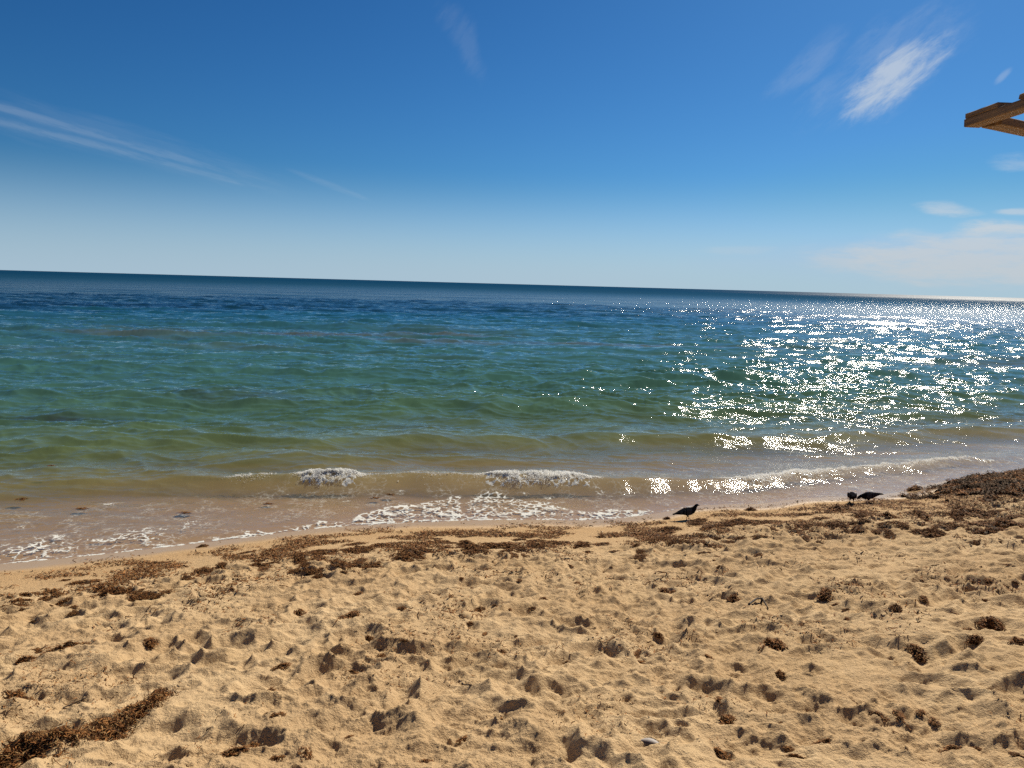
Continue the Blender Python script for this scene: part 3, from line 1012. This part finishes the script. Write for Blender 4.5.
# crumbs of weed too many to count
rng = np.random.default_rng(5)
N = 800000
r_ = 1.9 + 14 * rng.random(N) ** 0.8
a_ = np.radians(rng.uniform(-44, 44, N))
cx, cy = r_ * np.sin(a_), r_ * np.cos(a_)
ss = shore_s(cx, cy)
band = np.exp(-((ss + 1.05 + 0.45 * fbm(cx * .5, cy * .5, 811, 3)) / 0.55) ** 2) * (0.35 + 0.65 * sst(-6, -2, cx))
dn_ = band * sst(-0.12, 0.35, fbm(cx * 1.5, cy * 2.6, 815, 4)) * 2.2
dn_ += 0.80 * sst(0.0, 0.5, fbm(cx * 1.0, cy * 1.0, 821, 4)) * (ss < -1.4) * sst(1.5, 4, r_) * 0.35
rt = np.exp(-((cx - 7.6) / 2.6) ** 2) * (ss > -2.4) * (ss < -0.1) * 1.0 * sst(-0.3, 0.25, fbm(cx * 1.4, cy * 2.6, 825, 3))
dn_ = np.clip(dn_ + rt, 0, 1) * (ss < -0.12)
kp = rng.random(N) < dn_
cx, cy = cx[kp], cy[kp]
cz = np.array([ground(u_, v_) for u_, v_ in zip(cx, cy)])
n_ = len(cx)
V, F_, T_ = ribbons(np.stack([cx, cy, cz + rng.uniform(0.001, 0.010, n_)], 1), np.minimum(rng.gamma(3, 0.011, n_), 0.08) * (0.35 + 0.65 * sst(3, 7, np.hypot(cx, cy))), rng.uniform(0.004, 0.012, n_) * (0.45 + 0.55 * sst(3, 7, np.hypot(cx, cy))), rng, 0.2, 0.08, 0.7)
litter = link('seaweed_litter', mesh_from('seaweed_litter', V, F_.tolist(), m_weed, T_))
tag(litter, 'fine crumbs of brown seaweed strewn along the wrack line and dry sand', 'seaweed', kind='stuff')
print('litter', n_)

# the big mat at the lower left corner
rng = np.random.default_rng(31)
A = [at(8, 765), at(50, 748), at(95, 738), at(130, 722), at(158, 708)]
n_ = 9500
tt = rng.random(n_) * 3.999
i_ = tt.astype(int)
AA = np.array([list(v_) for v_ in A])
c_ = AA[i_] * (1 - (tt - i_))[:, None] + AA[i_ + 1] * (tt - i_)[:, None]
wd_ = 0.125 * (1 - 0.5 * np.abs(tt / 4 - 0.45)) * (1 + 0.4 * gnoise(tt * 2, tt * 0, 3))
c_[:, 0] += rng.normal(0, 0.03, n_)
off = rng.normal(0, 0.62, n_) * (1 + 0.5 * gnoise(tt * 5, tt * 0 + 2, 13))
off = np.where(rng.random(n_) < 0.12, off * 2.6, off)
c_[:, 1] += off * wd_
keep_ = rng.random(n_) < 0.25 + sst(-0.35, 0.05, fbm(c_[:, 0] * 7, c_[:, 1] * 9, 17, 3))
c_, off = c_[keep_], off[keep_]
n_ = len(c_)
gz = np.array([ground(u_, v_) for u_, v_ in zip(c_[:, 0], c_[:, 1])])
hm = 0.05 * np.exp(-off ** 2) * (0.5 + 0.5 * sst(-0.3, 0.3, gnoise(c_[:, 0] * 9, c_[:, 1] * 9, 7)))
c_[:, 2] = gz + 0.002 + hm * rng.random(n_) ** 0.6
V, F_, T_ = ribbons(c_, rng.uniform(0.012, 0.045, n_), rng.uniform(0.002, 0.006, n_), rng, 0.5, 0.22)
mat_o = link('seaweed_mat', mesh_from('seaweed_mat', V - AA[2], F_.tolist(), m_weed, T_))
mat_o.location = AA[2]
tag(mat_o, 'long mat of brown seaweed across the lower left corner with a pale stalk on it', 'seaweed')

# the bank of cast seaweed at the water's edge on the right
rng = np.random.default_rng(41)
gx_, gy_ = np.meshgrid(np.linspace(-2.9, 3.0, 150), np.linspace(-1.45, 0.95, 86))
bx = HEAP[0] + 1.2 + gx_
by = shore_y(bx) - 1.0 + gy_
bh = heap_z(bx, by)
cover = bh / 0.16 + 0.62 * fbm(bx * 1.5, by * 2.8, 901, 4) + 0.25 * sst(-0.3, 0.5, gy_)
inb = cover > 0.46
bz = np.array([ground(u_, v_) for u_, v_ in zip(bx.reshape(-1), by.reshape(-1))]).reshape(bx.shape)
bz = bz + np.where(inb, 0.015 + 0.10 * np.clip(fbm(bx * 2.6, by * 4.6, 905, 4), -0.15, 1) + 0.05 * sst(0.4, 0.9, cover), -0.03)
V, F_ = np.stack([bx, by, bz], -1).reshape(-1, 3), []
nj = bx.shape[1]
for i in range(bx.shape[0] - 1):
    for j in range(nj - 1):
        if inb[i, j] or inb[i + 1, j] or inb[i, j + 1] or inb[i + 1, j + 1]:
            F_.append((i * nj + j, i * nj + j + 1, (i + 1) * nj + j + 1, (i + 1) * nj + j))
tb = np.array([[.08, .044, .018]]) * (1 + 0.5 * fbm(bx * 2, by * 3, 909, 3).reshape(-1, 1))
idx = np.flatnonzero(inb.reshape(-1))
pk = idx[rng.integers(0, len(idx), 16000)]
Pp = V[pk] + rng.normal(0, 1, (16000, 3)) * np.array([0.02, 0.015, 0.006]) + np.array([0, 0, 0.012])
V2, F2, T2 = ribbons(Pp, rng.uniform(0.02, 0.09, 16000), rng.uniform(0.004, 0.014, 16000), rng, 0.35, 0.10)
T2 = T2 * (0.45 + 1.2 * sst(-0.2, 0.4, gnoise(Pp[:, 0] * 2, Pp[:, 1] * 3, 911)))[:, None].repeat(8, 0)
org = np.array([HEAP[0] + 1.2, float(shore_y(HEAP[0] + 1.2)) - 1.0, 0])
bank = link('seaweed_bank', mesh_from('seaweed_bank', np.concatenate([V, V2]) - org, F_ + (F2 + len(V)).tolist(), m_weed, np.concatenate([tb, T2])))
bank.location = org
tag(bank, 'raised bank of dark cast-up seaweed at the water edge on the right', 'seaweed')

# seaweed adrift in the shallows
for (px, py, sc_, lab) in [(53, 469, 1.5, 'small dark scrap of seaweed floating in the olive shallows at left'),
                           (22, 500, 1.6, 'dark seaweed scrap adrift nearest the left edge of the water'),
                           (82, 508, 1.5, 'dark seaweed scrap adrift just below the pale foam streak'),
                           (184, 512, 1.8, 'brown clump of seaweed drifting alone in the thin backwash'),
                           (268, 503, 1.3, 'dim seaweed scrap drifting left of the white breaking crest'),
                           (375, 499, 1.3, 'small seaweed scrap in the backwash below the white breaking crest'),
                           (390, 496, 1.4, 'second seaweed scrap below the white crest, nearer the foam lace')]:
    P = on_plane(px, py)
    o = link('floating_seaweed', TUFTS[random.randrange(6)])
    o.location = (P[0], P[1], sea_z(P[0], P[1]) - 0.008)
    o.scale = (sc_ * 0.8, sc_ * 0.6, 0.3)
    tag(o, lab, 'seaweed')

# ------------------------------------------------------------------ breaking foam: heaps of bubbles tumbling off the crest
m_foam, t, out = material('sea_foam')
fd = t.node('ShaderNodeBsdfDiffuse')
fd.inputs['Color'].default_value = (0.93, 0.93, 0.91, 1)
ft = t.node('ShaderNodeBsdfTranslucent')
ft.inputs['Color'].default_value = (0.93, 0.93, 0.91, 1)
ftr = t.node('ShaderNodeBsdfTransparent')
t.l.new(t.mixs(0.60, t.mixs(0.55, fd.outputs[0], ft.outputs[0]), ftr.outputs[0]), out.inputs['Surface'])
IV = np.array([[1, 0, 0], [-1, 0, 0], [0, 1, 0], [0, -1, 0], [0, 0, 1], [0, 0, -1]], float)
IF = np.array([[0, 2, 4], [2, 1, 4], [1, 3, 4], [3, 0, 4], [2, 0, 5], [1, 2, 5], [3, 1, 5], [0, 3, 5]])
crest_y = lambda xx: np.interp(xx, B1X, B1Y)


def crest_line(xx):
    """true crest position under a column of water"""
    jj = np.argmax(np.where((np.abs(X2 - xx) < 0.03) & (np.abs(Y2 - crest_y(xx)) < 0.5), H, -9))
    return Y2.reshape(-1)[jj]


def foam_patch(x0, x1, n, label, thick=0.055, seed=0):
    rng = np.random.default_rng(seed)
    xs_ = np.linspace(x0 - 0.1, x1 + 0.1, 24)
    cy_ = np.array([crest_line(q_) for q_ in xs_])
    u_ = rng.beta(1.5, 1.5, n)
    u_ = np.clip(u_ + 0.12 * (rng.random(n) - 0.5), 0, 1)
    px_ = x0 + (x1 - x0) * u_ + rng.normal(0, 0.06, n)
    low_ = sst(0, 0.30, u_) * sst(1, 0.65, u_) * (0.75 + 0.5 * gnoise(u_ * 5, u_ * 0, seed + 9))
    dy = 0.04 - np.abs(rng.normal(0, 0.5, n)) * 0.24 * (0.4 + 0.6 * low_)
    dy += 0.05 * gnoise(px_ * 6, dy * 8, seed)
    py_ = np.interp(px_, xs_, cy_) + dy
    pz_ = np.array([sea_z(a__, b__) for a__, b__ in zip(px_, py_)])
    kp_ = rng.random(n) < sst(-0.5, 0.05, fbm(px_ * 7, py_ * 9, seed + 3, 2))
    px_, py_, pz_ = px_[kp_], py_[kp_], pz_[kp_]
    m = len(px_)
    rad = rng.gamma(2.0, 0.0018, m).clip(0.0016, 0.011)
    pz_ = pz_ + rng.random(m) ** 2 * thick * (0.35 + 0.65 * low_[kp_])
    V = IV[None] * rad[:, None, None] * rng.uniform(0.7, 1.3, (m, 6, 1)) * np.array([1.25, 1, 0.8])
    V = V + np.stack([px_, py_, pz_], 1)[:, None]
    Fx = (IF[None] + (np.arange(m) * 6)[:, None, None]).reshape(-1, 3)
    org_ = np.array([(x0 + x1) / 2, float(crest_y((x0 + x1) / 2)), 0])
    o = link('breaking_foam', mesh_from('breaking_foam', V.reshape(-1, 3) - org_, Fx.tolist(), m_foam, smooth=True))
    o.location = org_
    tag(o, label, 'foam', kind='stuff')


foam_patch(-3.12, -2.22, 20000, 'short block of bright white foam tumbling off the small wave', seed=3)
foam_patch(-0.45, 1.35, 24000, 'long ragged strip of white foam along the small wave', seed=5)
foam_patch(3.6, 8.6, 12000, 'broken white line of foam running to the bank at right', 0.03, seed=15)
foam_patch(-2.2, -0.5, 500, 'thin scattered flecks of foam on the olive crest between the white patches', 0.02, seed=21)
foam_patch(-4.15, -3.55, 1100, 'few white flecks of foam on the crest left of the bright block', 0.03, seed=7)
foam_patch(3.4, 5.4, 9000, 'sparkling foam on the crest where the wave runs in at right', 0.04, seed=9)

# ------------------------------------------------------------------ pigeons
m_body = simple_mat('slate_plumage', (0.012, 0.012, 0.015), 0.7, 0.4, 60.0, 0.3, 0.002, 0.0)
m_wing = simple_mat('grey_wing', (0.045, 0.045, 0.052), 0.75, 0.5, 90.0, 0.3, 0.002, 0.0)
m_leg = simple_mat('red_leg', (0.22, 0.05, 0.035), 0.6, 0.3, 80.0)


def loft(rings, seg=14):
    """rings: (centre, tangent-ish handled automatically, half width, half height)"""
    V, F_ = [], []
    C_ = [Vector(r0[0]) for r0 in rings]
    for i, (c, hw, hh_) in enumerate(rings):
        tg = (C_[min(i + 1, len(C_) - 1)] - C_[max(i - 1, 0)]).normalized()
        side = Vector((0, 1, 0))
        up = tg.cross(side) * -1
        for j in range(seg):
            a = 2 * math.pi * j / seg
            V.append(C_[i] + side * math.cos(a) * hw + up * math.sin(a) * hh_)
        if i:
            for j in range(seg):
                F_.append(((i - 1) * seg + j, (i - 1) * seg + (j + 1) % seg, i * seg + (j + 1) % seg, i * seg + j))
    F_.append(tuple(range(seg)))
    F_.append(tuple(range((len(rings) - 1) * seg, len(rings) * seg)))
    return V, F_


def make_pigeon(pose):
    up_ = pose == 'alert'
    tail = [((-0.195, 0, 0.098 if up_ else 0.175), 0.024, 0.005), ((-0.14, 0, 0.113 if up_ else 0.168), 0.026, 0.009), ((-0.095, 0, 0.124 if up_ else 0.160), 0.030, 0.018),
            ((-0.06, 0, 0.130 if up_ else 0.152), 0.042, 0.034), ((-0.01, 0, 0.138 if up_ else 0.142), 0.053, 0.050), ((0.035, 0, 0.146 if up_ else 0.133), 0.052, 0.052)]
    if up_:
        rest = [((0.068, 0, 0.160), 0.043, 0.044), ((0.090, 0, 0.185), 0.030, 0.032), ((0.102, 0, 0.208), 0.021, 0.023), ((0.114, 0, 0.226), 0.019, 0.020),
                ((0.128, 0, 0.232), 0.016, 0.017), ((0.139, 0, 0.230), 0.010, 0.010), ((0.147, 0, 0.226), 0.005, 0.005), ((0.162, 0, 0.219), 0.0022, 0.0022)]
    else:
        rest = [((0.068, 0, 0.128), 0.043, 0.043), ((0.095, 0, 0.127), 0.029, 0.030), ((0.118, 0, 0.122), 0.021, 0.022), ((0.136, 0, 0.110), 0.019, 0.020),
                ((0.148, 0, 0.095), 0.016, 0.017), ((0.153, 0, 0.082), 0.010, 0.010), ((0.156, 0, 0.073), 0.005, 0.005), ((0.159, 0, 0.057), 0.0022, 0.0022)]
    pieces = [loft(tail + rest)]
    for sgn in (-1, 1):
        if up_:
            pieces.append(loft([((0.062, sgn * .040, .155), .006, .018), ((.03, sgn * .052, .150), .010, .036), ((-.03, sgn * .050, .142), .011, .036),
                                ((-.09, sgn * .034, .128), .009, .024), ((-.15, sgn * .016, .112), .006, .010), ((-.178, sgn * .010, .104), .003, .004)], 10))
        else:
            pieces.append(loft([((0.062, sgn * .040, .138), .006, .018), ((.03, sgn * .052, .142), .010, .036), ((-.03, sgn * .050, .150), .011, .036),
                                ((-.09, sgn * .034, .164), .009, .022), ((-.15, sgn * .016, .176), .006, .010), ((-.178, sgn * .010, .181), .003, .004)], 10))
        fx = 0.012 + sgn * 0.022
        pieces.append(loft([((0.0, sgn * .022, .112), .014, .017), ((0.004, sgn * .022, .082), .008, .009), ((fx - 0.006, sgn * .022, .055), .0045, .0045), ((fx, sgn * .022, .006), .0042, .0042)], 8))
        for ang in (-0.5, 0.0, 0.5, math.pi):
            L = 0.026 if ang != math.pi else 0.014
            pieces.append(loft([((fx - 0.003 * math.cos(ang), sgn * .022, .006), .0042, .0042), ((fx + L * math.cos(ang), sgn * .022 + L * math.sin(ang), .004), .0032, .0032)], 7))
    V, F_ = [], []
    for pv, pf in pieces:
        b0 = len(V)
        V += pv
        F_ += [tuple(q_ + b0 for q_ in f_) for f_ in pf]
    me = bpy.data.meshes.new('pigeon')
    me.from_pydata(V, [], F_)
    b_ = bmesh.new()
    b_.from_mesh(me)
    bmesh.ops.recalc_face_normals(b_, faces=b_.faces)
    b_.to_mesh(me)
    b_.free()
    tmp = bpy.data.objects.new('pigeon', me)
    COL.objects.link(tmp)
    md = tmp.modifiers.new('join', 'REMESH')
    md.mode = 'VOXEL'
    md.voxel_size = 0.0028
    sm_ = tmp.modifiers.new('soften', 'SMOOTH')
    sm_.factor, sm_.iterations = 0.5, 2
    dg = bpy.context.evaluated_depsgraph_get()
    me2 = bpy.data.meshes.new_from_object(tmp.evaluated_get(dg))
    bpy.data.objects.remove(tmp)
    me2.name = 'pigeon'
    me2.materials.clear()
    for m_ in (m_body, m_wing, m_leg):
        me2.materials.append(m_)
    for f_ in me2.polygons:
        f_.use_smooth = True
        c = f_.center
        if c.z < (0.075 if up_ else 0.075) and abs(c.x) < 0.08:
            f_.material_index = 2
        elif abs(c.y) > 0.036 and -0.16 < c.x < 0.045 and not (-0.075 < c.x < -0.055) and not (-0.035 < c.x < -0.02):
            f_.material_index = 1
    for v_ in me2.vertices:                      # short legs: the belly rides low
        u_ = min(max((v_.co.z - 0.012) / 0.075, 0), 1)
        v_.co.z -= 0.030 * u_ * u_ * (3 - 2 * u_)
    return me2


pig_up, pig_low = make_pigeon('alert'), make_pigeon('feeding')
PIG = [(pig_up, 687, 518.5, 0.05, 1.0, 'dark pigeon standing alone with head raised by the edge of the swash'),
       (pig_low, 851.5, 502, 1.2, 1.05, 'dark pecking pigeon seen end-on as a round shape, left one of the pair'),
       (pig_low, 868.5, 501.5, 3.02, 1.0, 'dark pecking pigeon seen from its side with tail up, right one of the pair')]
for (me, px, py, rz, k, lab) in PIG:
    P = at(px, py)
    o = link('pigeon', me)
    o.location = (P[0], P[1], ground(P[0], P[1]) - 0.001)
    o.rotation_euler = (0, 0, rz)
    o.scale = (k, k, k)
    tag(o, lab, 'pigeon', 'pigeons on the wet sand')

# ------------------------------------------------------------------ twigs, stalk, shells
m_twig = simple_mat('dark_wood', (0.045, 0.030, 0.022), 0.8, 0.5, 120.0, 0.4, 0.002)
m_straw = simple_mat('pale_stalk', (0.42, 0.33, 0.20), 0.7, 0.4, 120.0)
m_shell = simple_mat('white_shell', (0.34, 0.30, 0.27), 0.7, 0.35, 60.0, 0.2, 0.002, 0.5)
m_shell_dark = simple_mat('dark_shell', (0.05, 0.04, 0.05), 0.4, 0.4, 60.0, 0.2, 0.002, 0.5)


def stick(name, pts, rad, mat, label, cat):
    """tapered, slightly knotted rod through points; pts may hold several branches"""
    V, F_ = [], []
    for br in pts:
        fine_ = []
        for a0, b0 in zip(br[:-1], br[1:]):
            for q_ in range(4):
                fine_.append(Vector(a0).lerp(Vector(b0), q_ / 4))
        fine_.append(Vector(br[-1]))
        n0 = len(V)
        for i, c in enumerate(fine_):
            tg = (fine_[min(i + 1, len(fine_) - 1)] - fine_[max(i - 1, 0)]).normalized()
            s1 = tg.cross(Vector((0, 0, 1)))
            s1 = s1.normalized() if s1.length > 1e-4 else Vector((1, 0, 0))
            s2 = tg.cross(s1)
            rr_ = rad * (1 - 0.45 * i / len(fine_)) * random.uniform(0.8, 1.2)
            for j in range(7):
                a = 2 * math.pi * j / 7
                V.append(c + s1 * math.cos(a) * rr_ + s2 * math.sin(a) * rr_)
            if i:
                b1 = n0 + (i - 1) * 7
                for j in range(7):
                    F_.append((b1 + j, b1 + (j + 1) % 7, b1 + 7 + (j + 1) % 7, b1 + 7 + j))
        F_.append(tuple(range(n0, n0 + 7)))
        F_.append(tuple(range(len(V) - 7, len(V))))
    org_ = Vector(pts[0][0])
    o = link(name, mesh_from(name, [v_ - org_ for v_ in V], F_, mat, smooth=True))
    o.location = org_
    tag(o, label, cat)


def lift(px, py, h):
    return at(px, py) + Vector((0, 0, h))


stick('twig', [[lift(749, 606, .004), lift(756, 603, .025), lift(762, 602, .03), lift(768, 610, .006)], [lift(762, 602, .028), lift(761, 605, .004)]], 0.009, m_twig,
      'dark bent twig arched over the dry sand', 'twig')
stick('twig', [[lift(459, 682, .006), lift(464, 687, .012), lift(471, 694, .004)]], 0.006, m_twig, 'short straight dark twig lying on churned sand near the middle', 'twig')
stick('twig', [[lift(63, 709, .006), lift(74, 705, .010), lift(86, 699, .005)]], 0.004, m_twig, 'thin dark twig on pale sand beyond the corner seaweed mat', 'twig')
stick('reed_stalk', [[lift(40, 744, .02), lift(58, 737, .045), lift(72, 728, .03)]], 0.003, m_straw, 'pale thin stalk lying on the corner seaweed mat', 'stalk')


def shell(px, py, L, rz, tilt, label, dark=True):
    V, F_ = [], []
    n, m = 14, 8
    for side_ in (0, 1):
        for i in range(n + 1):
            u_ = i / n
            for j in range(m + 1):
                v_ = j / m * 2 - 1
                wdt = math.sin(math.pi * min(1, u_ * 0.9 + 0.05)) ** 0.7 * 0.28
                zc = (1 - v_ * v_) * wdt * 0.75 - side_ * 0.03
                V.append(((u_ - 0.5) * L, v_ * wdt * L, zc * L + 0.004 * math.sin(u_ * 60) * L * (1 - side_)))
    K = (n + 1) * (m + 1)
    for i in range(n):
        for j in range(m):
            a0 = i * (m + 1) + j
            F_.append((a0, a0 + 1, a0 + m + 2, a0 + m + 1))
            F_.append((K + a0, K + a0 + m + 1, K + a0 + m + 2, K + a0 + 1))
    for i in range(n):
        for j in (0, m):
            a0 = i * (m + 1) + j
            F_.append((a0, a0 + m + 1, K + a0 + m + 1, K + a0))
    me = mesh_from('seashell', V, F_, m_shell, smooth=True)
    me.materials.append(m_shell_dark)
    if dark:
        for i, f_ in enumerate(me.polygons):
            if f_.center.y < -0.06 * L:
                f_.material_index = 1
    o = link('seashell', me)
    P = at(px, py)
    o.location = P + Vector((0, 0, -L * 0.05))
    o.rotation_euler = (tilt, 0, rz)
    tag(o, label, 'shell')


shell(650, 747, 0.085, -0.35, 0.5, 'open shell, pale grey above and dark below, half buried near the bottom edge')
shell(906, 613, 0.045, 0.4, 0.3, 'small pale shell fragment beside a dark seaweed scrap', False)
shell(1004, 705, 0.014, 0.2, 0.3, 'tiny pale shell chip on smooth sand near the right edge', False)

# ------------------------------------------------------------------ timber pergola, its corner reaching into view
m_wood, t, out = material('weathered_timber')
p = t.node('ShaderNodeBsdfPrincipled')
co = t.node('ShaderNodeTexCoord').outputs['Object']
g1 = t.noise(t.scaled(co, 2.0, 40.0, 40.0), 1.0, 5.0, 0.65, 0.4).outputs['Fac']
g2 = t.noise(co, 14.0, 4.0, 0.6).outputs['Fac']
c = t.mixc(t.smooth(g1, 0.3, 0.7), (0.25, 0.150, 0.072), (0.11, 0.064, 0.032))
c = t.mixc(t.smooth(g2, 0.55, 0.75, 0, 0.7), c, (0.09, 0.055, 0.03))
t.put(p.inputs['Base Color'], c)
t.put(p.inputs['Roughness'], 0.8)
t.l.new(t.bump(g1, 0.5, 0.006), p.inputs['Normal'])
t.l.new(p.outputs[0], out.inputs['Surface'])


def high(px, py, z_):
    d = ray(px, py)
    return Vector(d * ((z_ - CAM_H) / d[2])) + Vector((0, 0, CAM_H))


ZB = 4.15
A0, A1 = high(972, 123.5, ZB), high(1024, 106.0, ZB)
B0_, B1_ = high(990, 121.5, ZB - 0.005), high(1024, 129, ZB - 0.005)
dA = (A1 - A0).normalized()
dB = (B1_ - B0_).normalized()
perg = bpy.data.objects.new('pergola', None)
COL.objects.link(perg)
perg.location = (A0.x, A0.y, ground(A0.x, A0.y))
tag(perg, 'weathered timber pergola whose beam corner juts in at the upper right edge', 'pergola')


def timber(name, a, b, wd_, ht, seed, roll_up=Vector((0, 0, 1))):
    """hand-cut bar from a to b with eased, slightly wavering edges; local X runs along the grain"""
    L = (b - a).length
    ax = (b - a).normalized()
    sd_ = ax.cross(roll_up).normalized() if abs(ax.dot(roll_up)) < 0.95 else Vector((1, 0, 0))
    upv = sd_.cross(ax)
    n = max(6, int(L / 0.12))
    rng_ = random.Random(seed)
    prof = []
    e = 0.004
    for (sy, sz) in ((1, 1), (-1, 1), (-1, -1), (1, -1)):
        h_, v_ = wd_ / 2, ht / 2
        pr = [(sy * h_, sz * (v_ - e)), (sy * (h_ - e), sz * v_)]
        prof += pr if (sy * sz > 0) else pr[::-1]
    V, F_ = [], []
    for i in range(n + 1):
        for (yy_, zz_) in prof:
            V.append((L * i / n + (rng_.uniform(-.006, .006) if i in (0, n) else 0), yy_ * (1 + rng_.uniform(-.02, .02)), zz_ * (1 + rng_.uniform(-.02, .02))))
        if i:
            for j in range(8):
                F_.append(((i - 1) * 8 + j, (i - 1) * 8 + (j + 1) % 8, i * 8 + (j + 1) % 8, i * 8 + j))
    F_.append(tuple(range(8))[::-1])
    F_.append(tuple(range(n * 8, n * 8 + 8)))
    o = link(name, mesh_from(name, V, F_, m_wood))
    M = Matrix((ax, sd_, upv)).transposed().to_4x4()
    M.translation = a
    o.parent = perg
    o.matrix_parent_inverse = Matrix.Identity(4)
    o.matrix_local = Matrix.Translation(-Vector(perg.location)) @ M
    return o


LA, LB = 2.6, 2.8
ang_ = dA.angle(dB)
timber('beam', A0, A0 + dA * LA, 0.095, 0.050, 1)
timber('beam', B0_ + dB * 0.02, B0_ + dB * LB, 0.12, 0.05, 2)
far = A0 + dB * (LB - 0.3)
timber('beam', far, far + dA * LA, 0.15, 0.055, 3)
# roof slats laid across the beams, their cut ends showing along the near beam
sl_gap = (high(1003, 104, ZB) - A0).dot(dA)
sl_w = (high(991, 112, ZB) - A0).dot(dA)
up_z = Vector((0, 0, 0.025 + 0.0155))
timber('end_block', A0 + dA * 0.004 + up_z, A0 + dA * sl_w + up_z, 0.10, 0.03, 10)
timber('top_plank', A0 + dA * sl_gap + up_z, A0 + dA * LA + up_z, 0.10, 0.03, 11)
xo, k = (A1 - A0).length + 0.3, 0
while xo < LA:
    st_ = A0 + dA * xo + up_z * 2 - Vector((0, 0, 0.0115))
    timber('roof_slat', st_ - dB * 0.06, st_ + dB * LB, 0.12, 0.03, 20 + k)
    xo += 0.24
    k += 1
for (ua, ub) in ((0.9, 0.9), (2.4, 0.9), (0.9, 2.3), (2.4, 2.3)):
    top = A0 + dA * ua + dB * (ub)
    gz_ = ground(top.x, top.y) - 0.3
    timber('post', Vector((top.x, top.y, gz_)), Vector((top.x, top.y, ZB - 0.0285)), 0.12, 0.12, 30 + int(ua * 10 + ub))
for ua in (0.9, 2.4):
    a_p, b_p = A0 + dA * ua, A0 + dA * ua + dB * LB
    timber('rafter', a_p - Vector((0, 0, 0.067)), b_p - Vector((0, 0, 0.067)), 0.08, 0.075, 50 + int(ua * 10))
